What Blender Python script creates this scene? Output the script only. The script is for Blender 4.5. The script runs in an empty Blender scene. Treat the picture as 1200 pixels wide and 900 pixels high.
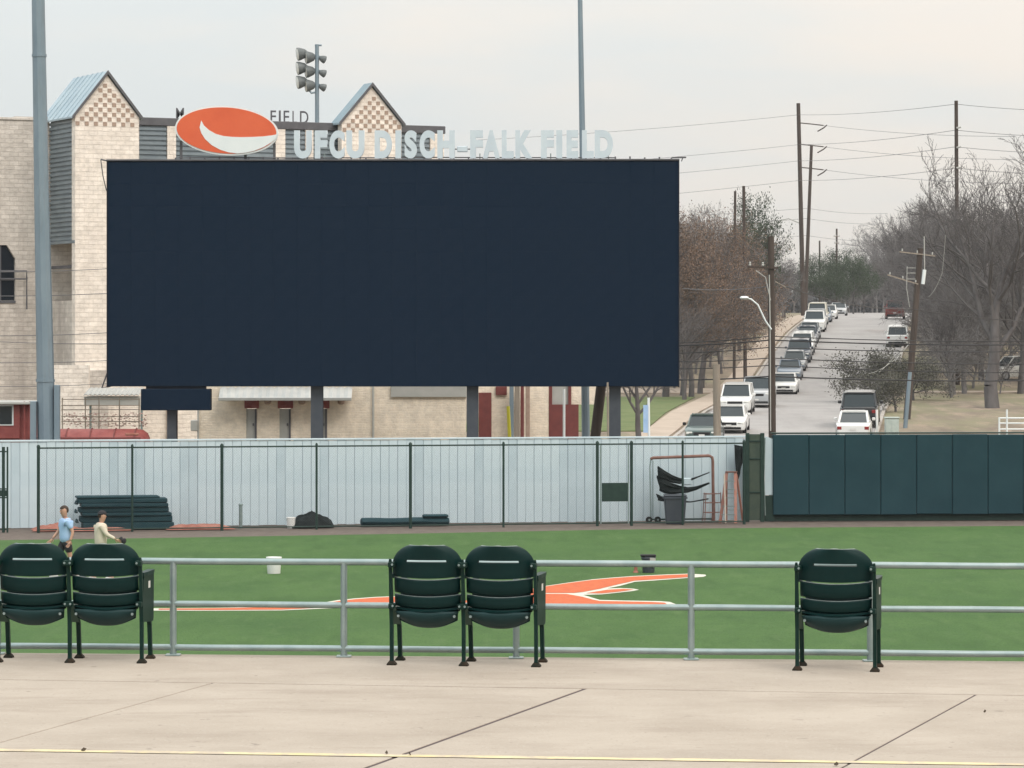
import bpy, bmesh, math, random
import numpy as np
from mathutils import Vector, Matrix
random.seed(7)
R = math.radians
SC = bpy.context.scene
COL = SC.collection
# ------------------------------------------------------------------ camera, sky, sun, exposure
HAZE = 0.00012      # density of the air
EYE = 6.28          # height of the lens above the outfield turf
FPX = 4000.0        # focal length in pixels of the 1200 px wide photograph
HY = 395.0          # row of the horizon
cam_d = bpy.data.cameras.new('camera')
cam = bpy.data.objects.new('camera', cam_d); COL.objects.link(cam)
cam.location = (0, 0, EYE); cam.rotation_euler = (R(90), 0, 0)
cam_d.sensor_width = 36; cam_d.lens = 36 * FPX / 1200
cam_d.shift_y = -(450 - HY) / 1200
cam_d.clip_start = 0.5; cam_d.clip_end = 6000
SC.camera = cam
SUN_EL, SUN_AZ = R(46), R(148)      # elevation; azimuth measured from +Y (view direction) towards +X
w = bpy.data.worlds.new('World'); SC.world = w; w.use_nodes = True
nt = w.node_tree; N = nt.nodes; L = nt.links; N.clear()
out = N.new('ShaderNodeOutputWorld'); bg = N.new('ShaderNodeBackground'); L.new(bg.outputs[0], out.inputs[0])
sky = N.new('ShaderNodeTexSky'); sky.sky_type = 'NISHITA'; sky.sun_disc = False
sky.sun_elevation = SUN_EL; sky.sun_rotation = SUN_AZ; sky.dust_density = 5.0; sky.air_density = 1.5
sk = N.new('ShaderNodeVectorMath'); sk.operation = 'SCALE'; sk.inputs['Scale'].default_value = 1.0
L.new(sky.outputs[0], sk.inputs[0])
tc = N.new('ShaderNodeTexCoord')
sep = N.new('ShaderNodeSeparateXYZ'); L.new(tc.outputs['Generated'], sep.inputs[0])
# even overcast: L = (1 + 2 sin(elevation)), the standard cloud-covered sky
mx = N.new('ShaderNodeMath'); mx.operation = 'MAXIMUM'; mx.inputs[1].default_value = 0.0; L.new(sep.outputs[2], mx.inputs[0])
ma = N.new('ShaderNodeMath'); ma.operation = 'MULTIPLY_ADD'; ma.inputs[1].default_value = 2.0; ma.inputs[2].default_value = 1.0
L.new(mx.outputs[0], ma.inputs[0])
mp = N.new('ShaderNodeMapping'); mp.inputs['Scale'].default_value = (3.2, 3.2, 14.0); mp.inputs['Location'].default_value = (0.35, 0.0, 0.0)
L.new(tc.outputs['Generated'], mp.inputs[0])
nz = N.new('ShaderNodeTexNoise'); nz.inputs['Scale'].default_value = 1.6; nz.inputs['Detail'].default_value = 6; nz.inputs['Roughness'].default_value = 0.55
L.new(mp.outputs[0], nz.inputs[0])
cr = N.new('ShaderNodeValToRGB'); wm_ = N.new('ShaderNodeMath'); wm_.operation = 'MULTIPLY_ADD'; wm_.inputs[1].default_value = 1.1; L.new(sep.outputs[0], wm_.inputs[0]); L.new(nz.outputs[0], wm_.inputs[2])
L.new(wm_.outputs[0], cr.inputs[0])
cr.color_ramp.elements[0].position = 0.36; cr.color_ramp.elements[0].color = (0.70, 0.735, 0.735, 1)
cr.color_ramp.elements[1].position = 0.66; cr.color_ramp.elements[1].color = (0.835, 0.780, 0.715, 1)
cl = N.new('ShaderNodeVectorMath'); cl.operation = 'SCALE'; L.new(cr.outputs[0], cl.inputs[0]); L.new(ma.outputs[0], cl.inputs['Scale'])
mixw = N.new('ShaderNodeMix'); mixw.data_type = 'RGBA'; mixw.inputs['Factor'].default_value = 0.94
sk.inputs['Scale'].default_value = 0.10
L.new(sk.outputs[0], mixw.inputs['A']); L.new(cl.outputs[0], mixw.inputs['B'])
L.new(mixw.outputs['Result'], bg.inputs[0]); bg.inputs[1].default_value = 1.0
sd = bpy.data.lights.new('sun', 'SUN'); sd.energy = 1.5; sd.angle = R(30); sd.color = (1.0, 0.95, 0.88)
sun = bpy.data.objects.new('sun', sd); COL.objects.link(sun); sun.location = (40, 60, 80)
sv = Vector((math.sin(SUN_AZ) * math.cos(SUN_EL), math.cos(SUN_AZ) * math.cos(SUN_EL), math.sin(SUN_EL)))
sun.rotation_euler = (-sv).to_track_quat('-Z', 'Y').to_euler()
SC.view_settings.view_transform = 'Standard'; SC.view_settings.look = 'None'
SC.view_settings.exposure = 0.0; SC.view_settings.gamma = 1.0
SC.render.engine = 'CYCLES'; SC.cycles.max_bounces = 3; SC.cycles.volume_bounces = 0; SC.cycles.use_denoising = True
SC.cycles.transparent_max_bounces = 8; SC.cycles.adaptive_threshold = 0.015

# ------------------------------------------------------------------ helpers
def W(px, py, d):                 # a pixel of the photograph at a distance -> point in the place
    return Vector(((px - 600) / FPX * d, d, EYE + (HY - py) / FPX * d))
def G(px, py, z=0.0):             # a pixel on a level plane -> point in the place
    d = FPX * (EYE - z) / (py - HY)
    return Vector(((px - 600) / FPX * d, d, z))
def S(d): return FPX / d          # pixels per metre at a distance

class MB:
    def __init__(s): s.v = []; s.f = []
    def add(s, vs, fs):
        o = len(s.v); s.v += [tuple(p) for p in vs]; s.f += [tuple(i + o for i in f) for f in fs]; return s
    def box(s, x0, x1, y0, y1, z0, z1):
        return s.add([(x0,y0,z0),(x1,y0,z0),(x1,y1,z0),(x0,y1,z0),(x0,y0,z1),(x1,y0,z1),(x1,y1,z1),(x0,y1,z1)],
                     [(0,3,2,1),(4,5,6,7),(0,1,5,4),(1,2,6,5),(2,3,7,6),(3,0,4,7)])
    def bbox(s, x0, x1, y0, y1, z0, z1, b=0.01):      # box with chamfered edges
        if min(abs(x1-x0), abs(y1-y0), abs(z1-z0)) < 2.05*b: return s.box(x0,x1,y0,y1,z0,z1)
        bm = bmesh.new(); bmesh.ops.create_cube(bm, size=1)
        for v in bm.verts: v.co = ((x0+x1)/2+v.co.x*(x1-x0), (y0+y1)/2+v.co.y*(y1-y0), (z0+z1)/2+v.co.z*(z1-z0))
        bmesh.ops.bevel(bm, geom=bm.edges[:], offset=b, segments=1, affect='EDGES')
        bm.verts.index_update(); s.add([v.co[:] for v in bm.verts], [[v.index for v in f.verts] for f in bm.faces]); bm.free(); return s
    def beam(s, a, b, wd, ht, up=(0,0,1)):            # rectangular bar from a to b
        a = Vector(a); b = Vector(b); t = (b-a).normalized(); u = Vector(up)
        sd_ = t.cross(u)
        if sd_.length < 1e-4: sd_ = t.cross(Vector((1,0,0)))
        sd_.normalize(); u = sd_.cross(t).normalized(); vs = []
        for p in (a, b):
            for i, j in ((-1,-1),(1,-1),(1,1),(-1,1)): vs.append(p + sd_*(i*wd/2) + u*(j*ht/2))
        return s.add(vs, [(0,1,2,3),(7,6,5,4),(0,4,5,1),(1,5,6,2),(2,6,7,3),(3,7,4,0)])
    def tube(s, pts, rad, n=8, cap=True):
        pts = [Vector(p) for p in pts]; k = len(pts)
        rad = list(rad) if hasattr(rad, '__len__') else [rad]*k
        o = len(s.v); prev = None
        for i, p in enumerate(pts):
            t = (pts[min(i+1,k-1)] - pts[max(i-1,0)]).normalized()
            if prev is None:
                u = t.orthogonal().normalized()
            else:
                u = prev - t*prev.dot(t)
                u = u.normalized() if u.length > 1e-5 else t.orthogonal().normalized()
            prev = u; v = t.cross(u)
            for j in range(n):
                a = 2*math.pi*j/n; s.v.append(tuple(p + (u*math.cos(a)+v*math.sin(a))*rad[i]))
        for i in range(k-1):
            for j in range(n):
                s.f.append((o+i*n+j, o+i*n+(j+1)%n, o+(i+1)*n+(j+1)%n, o+(i+1)*n+j))
        if cap:
            s.f.append(tuple(o+j for j in reversed(range(n)))); s.f.append(tuple(o+(k-1)*n+j for j in range(n)))
        return s
    def lathe(s, prof, c=(0,0,0), n=16):              # prof: (radius, z)
        o = len(s.v); c = Vector(c)
        for r, z in prof:
            for j in range(n):
                a = 2*math.pi*j/n; s.v.append((c.x+r*math.cos(a), c.y+r*math.sin(a), c.z+z))
        for i in range(len(prof)-1):
            for j in range(n): s.f.append((o+i*n+j, o+i*n+(j+1)%n, o+(i+1)*n+(j+1)%n, o+(i+1)*n+j))
        s.f.append(tuple(o+j for j in reversed(range(n)))); s.f.append(tuple(o+(len(prof)-1)*n+j for j in range(n)))
        return s
    def prism(s, poly, ext):                          # polygon of 3D points swept along ext
        k = len(poly); ext = Vector(ext); a = [Vector(p) for p in poly]
        return s.add(a + [p+ext for p in a], [tuple(reversed(range(k))), tuple(range(k, 2*k))] + [(i,(i+1)%k,k+(i+1)%k,k+i) for i in range(k)])
    def loft(s, rings, cap=True):
        o = len(s.v); n = len(rings[0])
        for r in rings: s.v += [tuple(p) for p in r]
        for i in range(len(rings)-1):
            for j in range(n): s.f.append((o+i*n+j, o+i*n+(j+1)%n, o+(i+1)*n+(j+1)%n, o+(i+1)*n+j))
        if cap: s.f.append(tuple(o+j for j in reversed(range(n)))); s.f.append(tuple(o+(len(rings)-1)*n+j for j in range(n)))
        return s
    def mesh(s, name, mat, off=None, smooth=False):
        me = bpy.data.meshes.new(name)
        vs = s.v if off is None else [(x-off[0], y-off[1], z-off[2]) for x, y, z in s.v]
        me.from_pydata(vs, [], s.f); me.validate()
        bm = bmesh.new(); bm.from_mesh(me); bmesh.ops.recalc_face_normals(bm, faces=bm.faces[:]); bm.to_mesh(me); bm.free()
        if mat: me.materials.append(mat)
        if smooth:
            for p in me.polygons: p.use_smooth = True
            try: me.set_sharp_from_angle(angle=R(40))
            except Exception: pass
        return me
    def build(s, name, mat, parent=None, local=False, smooth=False):
        off = None
        if parent is not None and not local:
            off = parent.get('_org') or (0,0,0)
        o = bpy.data.objects.new(name, s.mesh(name, mat, off, smooth)); COL.objects.link(o)
        if parent is not None: o.parent = parent
        return o
def part(name, me, parent, loc=(0,0,0), rot=(0,0,0)):
    o = bpy.data.objects.new(name, me); COL.objects.link(o); o.parent = parent; o.location = loc; o.rotation_euler = rot; return o
ORG = {}
def thing(name, label, cat, loc=(0,0,0), rz=0.0, group=None):
    o = bpy.data.objects.new(name, None); COL.objects.link(o); o.location = loc; o.rotation_euler = (0,0,rz)
    o.empty_display_size = 0.2
    o['label'] = label; o['category'] = cat
    if group: o['group'] = group
    ORG[o.name] = tuple(loc)
    return o
def B(mb, name, mat, parent, smooth=False):           # build from world coordinates under an unrotated thing or its part
    p = parent; off = Vector((0,0,0))
    while p is not None: off += Vector(p.location); p = p.parent
    o = bpy.data.objects.new(name, mb.mesh(name, mat, off, smooth)); COL.objects.link(o); o.parent = parent; return o
def BL(mb, name, mat, parent, smooth=False):          # build from coordinates local to the parent
    o = bpy.data.objects.new(name, mb.mesh(name, mat, None, smooth)); COL.objects.link(o); o.parent = parent; return o
def tag(o, label, cat, group=None):
    o['label'] = label; o['category'] = cat
    if group: o['group'] = group
    return o
def struct(mb, name, mat, parent=None):
    o = bpy.data.objects.new(name, mb.mesh(name, mat)); COL.objects.link(o)
    if parent is not None: o.parent = parent
    else: o['kind'] = 'structure'
    return o
def copy_tree(o, parent=None):
    c = o.copy(); COL.objects.link(c)
    if parent is not None: c.parent = parent
    for ch in list(o.children): copy_tree(ch, c)
    return c

# ------------------------------------------------------------------ materials
def mat(name, col, rough=0.7, metal=0.0, col2=None, scale=3.0, detail=5, bump=0.0, bscale=40.0, stretch=(1,1,1), lo=0.35, hi=0.65, spec=0.5):
    m = bpy.data.materials.new(name); m.use_nodes = True
    t = m.node_tree; b = t.nodes['Principled BSDF']
    b.inputs['Roughness'].default_value = rough; b.inputs['Metallic'].default_value = metal
    b.inputs['Specular IOR Level'].default_value = spec
    b.inputs['Base Color'].default_value = (*col, 1)
    tc = mpn = None
    if col2 or bump:
        tc = t.nodes.new('ShaderNodeTexCoord'); mpn = t.nodes.new('ShaderNodeMapping'); t.links.new(tc.outputs['Object'], mpn.inputs[0])
        mpn.inputs['Scale'].default_value = stretch
    if col2:
        n = t.nodes.new('ShaderNodeTexNoise'); n.inputs['Scale'].default_value = scale; n.inputs['Detail'].default_value = detail; n.inputs['Roughness'].default_value = 0.6
        t.links.new(mpn.outputs[0], n.inputs[0])
        c = t.nodes.new('ShaderNodeValToRGB'); c.color_ramp.elements[0].position = lo; c.color_ramp.elements[1].position = hi
        c.color_ramp.elements[0].color = (*col, 1); c.color_ramp.elements[1].color = (*col2, 1)
        t.links.new(n.outputs[0], c.inputs[0]); t.links.new(c.outputs[0], b.inputs['Base Color'])
    if bump:
        n2 = t.nodes.new('ShaderNodeTexNoise'); n2.inputs['Scale'].default_value = bscale; n2.inputs['Detail'].default_value = 4
        t.links.new(mpn.outputs[0], n2.inputs[0])
        bp = t.nodes.new('ShaderNodeBump'); bp.inputs['Strength'].default_value = bump; bp.inputs['Distance'].default_value = 0.02
        t.links.new(n2.outputs[0], bp.inputs['Height']); t.links.new(bp.outputs[0], b.inputs['Normal'])
    return m
def overlay(m, col, scale, lo, hi, stretch=(1,1,1), amount=1.0, detail=6, offset=(0,0,0)):   # stains / wear on top of the present colour
    t = m.node_tree; b = t.nodes['Principled BSDF']; inp = b.inputs['Base Color']
    tc = t.nodes.new('ShaderNodeTexCoord'); mpn = t.nodes.new('ShaderNodeMapping'); t.links.new(tc.outputs['Object'], mpn.inputs[0])
    mpn.inputs['Scale'].default_value = stretch; mpn.inputs['Location'].default_value = offset
    n = t.nodes.new('ShaderNodeTexNoise'); n.inputs['Scale'].default_value = scale; n.inputs['Detail'].default_value = detail; n.inputs['Roughness'].default_value = 0.65
    t.links.new(mpn.outputs[0], n.inputs[0])
    mr = t.nodes.new('ShaderNodeMapRange'); mr.inputs['From Min'].default_value = lo; mr.inputs['From Max'].default_value = hi; mr.inputs['To Max'].default_value = amount
    t.links.new(n.outputs[0], mr.inputs['Value'])
    mixn = t.nodes.new('ShaderNodeMix'); mixn.data_type = 'RGBA'; mixn.inputs['B'].default_value = (*col, 1)
    if inp.is_linked: t.links.new(inp.links[0].from_socket, mixn.inputs['A'])
    else: mixn.inputs['A'].default_value = inp.default_value
    t.links.new(mr.outputs[0], mixn.inputs['Factor']); t.links.new(mixn.outputs['Result'], inp)
    return m
def brickmat(name, c1, c2, mortar, bw, bh, msize=0.012, rough=0.85, stain=None):
    m = bpy.data.materials.new(name); m.use_nodes = True; t = m.node_tree; b = t.nodes['Principled BSDF']; b.inputs['Roughness'].default_value = rough
    tc = t.nodes.new('ShaderNodeTexCoord'); sp = t.nodes.new('ShaderNodeSeparateXYZ'); t.links.new(tc.outputs['Object'], sp.inputs[0])
    ad = t.nodes.new('ShaderNodeMath'); ad.operation = 'ADD'; t.links.new(sp.outputs[0], ad.inputs[0]); t.links.new(sp.outputs[1], ad.inputs[1])
    cb = t.nodes.new('ShaderNodeCombineXYZ'); t.links.new(ad.outputs[0], cb.inputs[0]); t.links.new(sp.outputs[2], cb.inputs[1])
    br = t.nodes.new('ShaderNodeTexBrick'); br.inputs['Scale'].default_value = 1.0
    br.inputs['Brick Width'].default_value = bw; br.inputs['Row Height'].default_value = bh; br.inputs['Mortar Size'].default_value = msize
    br.inputs['Color1'].default_value = (*c1,1); br.inputs['Color2'].default_value = (*c2,1); br.inputs['Mortar'].default_value = (*mortar,1)
    br.inputs['Bias'].default_value = 0.0
    t.links.new(cb.outputs[0], br.inputs['Vector'])
    n = t.nodes.new('ShaderNodeTexNoise'); n.inputs['Scale'].default_value = 2.2; n.inputs['Detail'].default_value = 8; n.inputs['Roughness'].default_value = 0.75; t.links.new(tc.outputs['Object'], n.inputs[0])
    mr = t.nodes.new('ShaderNodeMapRange'); mr.inputs['From Min'].default_value = 0.3; mr.inputs['From Max'].default_value = 0.7; mr.inputs['To Min'].default_value = 0.72; mr.inputs['To Max'].default_value = 1.12
    t.links.new(n.outputs[0], mr.inputs['Value'])
    sc = t.nodes.new('ShaderNodeVectorMath'); sc.operation = 'SCALE'; t.links.new(br.outputs['Color'], sc.inputs[0]); t.links.new(mr.outputs[0], sc.inputs['Scale'])
    t.links.new(sc.outputs[0], b.inputs['Base Color'])
    n2 = t.nodes.new('ShaderNodeTexNoise'); n2.inputs['Scale'].default_value = 14; n2.inputs['Detail'].default_value = 3; t.links.new(tc.outputs['Object'], n2.inputs[0])
    sm = t.nodes.new('ShaderNodeMath'); sm.operation = 'SUBTRACT'; t.links.new(n2.outputs[0], sm.inputs[0]); t.links.new(br.outputs['Fac'], sm.inputs[1])
    bp = t.nodes.new('ShaderNodeBump'); bp.inputs['Strength'].default_value = 0.8; bp.inputs['Distance'].default_value = 0.03
    t.links.new(sm.outputs[0], bp.inputs['Height']); t.links.new(bp.outputs[0], b.inputs['Normal'])
    if stain: overlay(m, stain, 0.5, 0.52, 0.75, (1.4,1.4,0.25), 0.75)
    return m
M = {}
M['concrete'] = overlay(overlay(mat('concrete', (0.315,0.270,0.223), 0.9, 0, (0.378,0.330,0.278), 1.1, 8, 0.25, 60), (0.26,0.215,0.175), 0.9, 0.52, 0.75, (1.0,3.0,1), 0.7), (0.17,0.145,0.125), 2.2, 0.68, 0.76, (1.0,7.0,1), 0.6)
overlay(M['concrete'], (0.42,0.39,0.35), 14, 0.62, 0.75, (1,1,1), 0.5)
overlay(M['concrete'], (0.20,0.17,0.14), 38, 0.60, 0.74, (1,0.45,1), 0.5, 3)
overlay(M['concrete'], (0.44,0.40,0.35), 55, 0.60, 0.74, (1,0.5,1), 0.5, 2, (3.1,1.7,0))
overlay(M['concrete'], (0.16,0.135,0.115), 7, 0.71, 0.75, (1,1,1), 0.6, 2, (9.0,2.0,0))
M['joint'] = mat('joint_filler', (0.07,0.05,0.05), 0.95)
M['yellow'] = overlay(mat('yellow_paint', (0.56,0.47,0.25), 0.8, 0, (0.62,0.54,0.33), 5), (0.40,0.34,0.28), 6, 0.46, 0.60, (1,1,1), 0.85)
M['turf'] = overlay(overlay(mat('turf', (0.050,0.108,0.028), 0.95, 0, (0.062,0.125,0.034), 0.55, 8, 0.5, 60, (1,0.35,1), spec=0.2), (0.066,0.126,0.046), 5.0, 0.5, 0.75, (1,0.4,1), 0.7), (0.036,0.088,0.025), 0.25, 0.48, 0.70, (1,1,1), 0.7)
overlay(M['turf'], (0.024,0.066,0.016), 30, 0.50, 0.66, (1,0.12,1), 0.65, 3)
overlay(M['turf'], (0.096,0.152,0.062), 42, 0.57, 0.70, (1,0.12,1), 0.6, 3, (2.0,5.0,0))
overlay(M['turf'], (0.034,0.080,0.020), 1.3, 0.50, 0.66, (1,0.22,1), 0.55, 8, (4.0,1.0,0))
overlay(M['turf'], (0.082,0.138,0.050), 1.9, 0.54, 0.70, (1,0.22,1), 0.5, 8, (7.0,3.0,0))
M['track'] = mat('track', (0.085,0.066,0.056), 0.95, 0, (0.125,0.10,0.083), 2.5, 8, 0.4, 30)
M['logo_orange'] = overlay(mat('logo_orange', (0.44,0.085,0.025), 0.95, 0, (0.52,0.115,0.035), 4), (0.30,0.10,0.035), 6, 0.5, 0.8, (1,1,1), 0.4)
M['logo_white'] = mat('logo_white', (0.48,0.47,0.40), 0.95, 0, (0.58,0.57,0.50), 4)
M['white_panel'] = overlay(overlay(mat('white_panel', (0.455,0.555,0.615), 0.6, 0, (0.53,0.62,0.67), 0.9, 5), (0.44,0.46,0.47), 0.9, 0.55, 0.8, (2.5,2.5,0.35), 0.5), (0.36,0.34,0.31), 1.6, 0.66, 0.82, (2,2,0.5), 0.5)
M['white_panel_b'] = overlay(mat('white_panel_weathered', (0.41,0.505,0.565), 0.6, 0, (0.475,0.57,0.625), 0.7, 5), (0.40,0.40,0.39), 1.3, 0.55, 0.8, (2,2,0.4), 0.55)
M['green_metal'] = mat('green_metal', (0.010,0.030,0.025), 0.55, 0, (0.017,0.040,0.032), 5, spec=0.3)
M['green_pad'] = overlay(mat('green_pad', (0.0095,0.0375,0.049), 0.65, 0, (0.013,0.045,0.057), 0.8, 6, 0.15, 8, spec=0.2), (0.018,0.051,0.062), 1.4, 0.55, 0.8, (1,1,0.5), 0.6)
M['seat'] = overlay(mat('seat_plastic', (0.0026,0.0175,0.0175), 0.42, 0, (0.004,0.022,0.0215), 6, 4, spec=0.13), (0.012,0.028,0.028), 12, 0.6, 0.8, (1,1,0.4), 0.5)
M['seat_glint'] = mat('seat_painted_glint', (0.10,0.14,0.135), 0.5, 0, (0.20,0.235,0.23), 30)  # pale colour standing in for sky glint on slat and backrest lips
M['lamp_dark'] = mat('lamp_housing', (0.09,0.105,0.11), 0.6, 0.2, (0.14,0.155,0.16), 4)
M['pan'] = mat('seat_pan_bounce', (0.006,0.027,0.029), 0.42, 0, (0.010,0.034,0.036), 6, 4, spec=0.22)  # lighter than the seat plastic: bounce off the concrete painted into the colour
M['iron'] = overlay(mat('seat_iron', (0.0035,0.019,0.015), 0.5, 0.0, (0.006,0.024,0.019), 9, spec=0.15), (0.03,0.028,0.022), 22, 0.66, 0.8, (1,1,1), 0.7)
M['rust'] = mat('rusty_iron', (0.010,0.014,0.011), 0.85, 0, (0.032,0.020,0.012), 18, spec=0.2)
M['galv'] = overlay(mat('galvanized', (0.24,0.31,0.31), 0.36, 0.6, (0.31,0.375,0.375), 7, 5), (0.17,0.215,0.215), 14, 0.58, 0.8, (1,1,1), 0.6)
M['polesteel'] = overlay(mat('pole_steel', (0.165,0.222,0.268), 0.5, 0.25, (0.21,0.270,0.315), 1.4, 6, 0, 1, (1,1,0.3)), (0.15,0.17,0.18), 3, 0.55, 0.8, (2,2,0.3), 0.6)
M['screen'] = mat('screen', (0.0060,0.0155,0.0320), 0.9, 0, (0.0076,0.0176,0.0356), 1.5, 4, 0, 1, spec=0.06)
M['cabinet'] = mat('cabinet', (0.012,0.017,0.028), 0.8, 0, (0.018,0.023,0.034), 3, spec=0.2)
M['column'] = mat('column_paint', (0.04,0.05,0.066), 0.5, 0, (0.055,0.065,0.08), 3)
M['letter'] = mat('letter_acrylic', (0.50,0.575,0.64), 0.45, 0, (0.56,0.635,0.69), 1.5)
M['letter_side'] = mat('letter_return', (0.50,0.55,0.56), 0.5)
M['sign_orange'] = mat('sign_orange', (0.62,0.10,0.035), 0.4, 0, (0.68,0.125,0.045), 0.8)
M['sign_white'] = mat('sign_white', (0.66,0.72,0.73), 0.4, 0, (0.72,0.76,0.77), 1)
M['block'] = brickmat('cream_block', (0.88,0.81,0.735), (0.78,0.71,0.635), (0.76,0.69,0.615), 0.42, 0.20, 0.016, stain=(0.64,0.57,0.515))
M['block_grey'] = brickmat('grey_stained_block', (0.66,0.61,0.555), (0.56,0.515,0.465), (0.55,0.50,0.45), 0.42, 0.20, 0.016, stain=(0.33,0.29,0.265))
M['brick_cream'] = brickmat('cream_brick', (0.92,0.82,0.68), (0.84,0.735,0.60), (0.88,0.79,0.67), 0.30, 0.10, 0.010)
M['brick_dark'] = mat('brown_brick', (0.30,0.215,0.17), 0.85, 0, (0.38,0.285,0.225), 6)
M['siding'] = overlay(mat('blue_siding', (0.175,0.215,0.245), 0.5, 0.25, (0.23,0.275,0.305), 1.0, 5), (0.13,0.15,0.165), 1.5, 0.55, 0.8, (1.5,1.5,0.4), 0.6)
M['roofmetal'] = overlay(mat('roof_metal', (0.31,0.40,0.46), 0.45, 0.3, (0.37,0.46,0.51), 0.8, 4), (0.20,0.25,0.27), 1.2, 0.55, 0.8, (1,1,1), 0.5)
M['trim_dark'] = mat('dark_trim', (0.075,0.075,0.085), 0.6, 0, (0.10,0.10,0.11), 2)
M['glass_dark'] = mat('dark_glass', (0.014,0.018,0.024), 0.12)
M['glass_car'] = mat('car_glass', (0.022,0.032,0.037), 0.10, spec=0.35)
M['maroon'] = mat('maroon_paint', (0.13,0.028,0.026), 0.6, 0, (0.17,0.04,0.035), 3)
M['red'] = mat('red_paint', (0.19,0.036,0.034), 0.6, 0, (0.27,0.07,0.06), 2.5, 6)
M['doorgrey'] = mat('grey_door', (0.36,0.37,0.35), 0.5, 0, (0.42,0.42,0.40), 2)
M['awning'] = mat('awning_metal', (0.36,0.375,0.37), 0.5, 0.2, (0.43,0.44,0.43), 1.5)
M['wood'] = overlay(mat('pole_wood', (0.048,0.036,0.030), 0.9, 0, (0.078,0.060,0.050), 2, 6, 0.3, 30, (3,3,0.25)), (0.03,0.024,0.021), 4, 0.5, 0.7, (3,3,0.2), 0.6)
M['wood_grey'] = mat('grey_wood', (0.22,0.19,0.16), 0.9, 0, (0.30,0.26,0.21), 3, 6, 0.3, 30, (3,3,0.25))
M['wire'] = mat('wire', (0.022,0.022,0.025), 0.6)
M['wire_grey'] = mat('wire_grey', (0.14,0.14,0.15), 0.6)
M['asphalt'] = overlay(mat('asphalt', (0.265,0.255,0.250), 0.9, 0, (0.315,0.302,0.296), 0.35, 8, 0.2, 20), (0.20,0.19,0.185), 0.25, 0.52, 0.72, (1.5,0.2,1), 0.7)
overlay(M['asphalt'], (0.28,0.21,0.185), 0.10, 0.58, 0.8, (1,0.7,1), 0.6)
M['walk'] = mat('sidewalk', (0.33,0.27,0.215), 0.9, 0, (0.40,0.33,0.27), 0.6, 7)
M['kerb'] = mat('kerb', (0.31,0.28,0.25), 0.9, 0, (0.38,0.35,0.32), 1.0, 6)
M['ground'] = overlay(overlay(mat('ground', (0.135,0.105,0.078), 0.95, 0, (0.22,0.18,0.13), 0.5, 8, 0.4, 6, (1,0.3,1)), (0.165,0.16,0.085), 0.16, 0.47, 0.62, (1,0.4,1), 0.8), (0.30,0.225,0.17), 0.9, 0.52, 0.70, (1,0.25,1), 0.75)
M['lawn'] = mat('lawn', (0.07,0.11,0.028), 0.95, 0, (0.12,0.14,0.05), 0.8, 8, 0.4, 20)
M['bark'] = mat('bark', (0.076,0.069,0.069), 0.95, 0, (0.125,0.117,0.117), 2, 6, 0.3, 12, (1,1,0.3))
M['bark_pale'] = mat('bark_pale', (0.138,0.130,0.130), 0.95, 0, (0.195,0.186,0.186), 2, 6)
M['leaf_brown'] = mat('leaf_brown', (0.122,0.090,0.070), 0.9, 0, (0.215,0.138,0.094), 0.35, 6)
M['leaf_green'] = mat('leaf_green', (0.022,0.040,0.022), 0.8, 0, (0.05,0.072,0.036), 0.6, 6)
M['leaf_olive'] = mat('leaf_olive', (0.075,0.076,0.060), 0.85, 0, (0.125,0.122,0.095), 0.9, 6)
M['tarp_black'] = mat('black_tarp', (0.007,0.010,0.011), 0.75, 0, (0.014,0.018,0.019), 5, 5, 0.3, 12, spec=0.12)
M['pipe_rust'] = mat('rusty_pipe', (0.15,0.065,0.05), 0.75, 0, (0.21,0.115,0.095), 6)
M['orange_fg'] = mat('orange_fibreglass', (0.36,0.15,0.11), 0.6, 0, (0.42,0.21,0.17), 6)
M['plank'] = mat('pale_plank', (0.46,0.40,0.33), 0.8, 0, (0.54,0.48,0.41), 4)
M['red_clay'] = mat('red_tarp', (0.26,0.085,0.06), 0.8, 0, (0.36,0.16,0.12), 3)
M['rubber'] = mat('rubber', (0.012,0.012,0.013), 0.85)
M['rim'] = mat('rim', (0.25,0.26,0.27), 0.4, 0.6)
M['chrome'] = mat('chrome', (0.5,0.5,0.5), 0.25, 0.9)
M['lampglass'] = mat('lamp_glass', (0.62,0.63,0.60), 0.2)
M['tail'] = mat('tail_lamp', (0.22,0.02,0.02), 0.3)
M['plate'] = mat('plate', (0.6,0.6,0.58), 0.5)
M['skin'] = mat('skin', (0.42,0.24,0.17), 0.6, 0, (0.48,0.28,0.20), 9)
M['hair'] = mat('hair', (0.035,0.022,0.015), 0.8)
M['shirt_blue'] = mat('blue_shirt', (0.28,0.44,0.68), 0.9, 0, (0.36,0.52,0.74), 3)
M['shirt_cream'] = mat('cream_shirt', (0.52,0.47,0.38), 0.9, 0, (0.60,0.55,0.45), 3)
M['cloth_dark'] = mat('dark_cloth', (0.018,0.018,0.022), 0.9)
M['cloth_tan'] = mat('tan_cloth', (0.45,0.36,0.26), 0.9)
M['shoe'] = mat('shoe', (0.55,0.55,0.55), 0.7)
M['bucket'] = mat('bucket', (0.66,0.67,0.66), 0.5, 0, (0.72,0.72,0.71), 3)
M['teal'] = mat('teal_plastic', (0.05,0.19,0.16), 0.5)
M['hiviz'] = mat('yellow_sleeve', (0.60,0.55,0.03), 0.6)
M['box_green'] = mat('pale_green_box', (0.36,0.43,0.40), 0.6, 0, (0.42,0.48,0.45), 4)
M['dryleaf'] = mat('dry_leaf', (0.06,0.045,0.03), 0.9)
M['gate_green'] = mat('gate_green', (0.025,0.045,0.034), 0.6, 0, (0.045,0.065,0.045), 3)
M['bunting'] = mat('bunting', (0.42,0.22,0.20), 0.8, 0, (0.55,0.45,0.40), 7)
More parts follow.
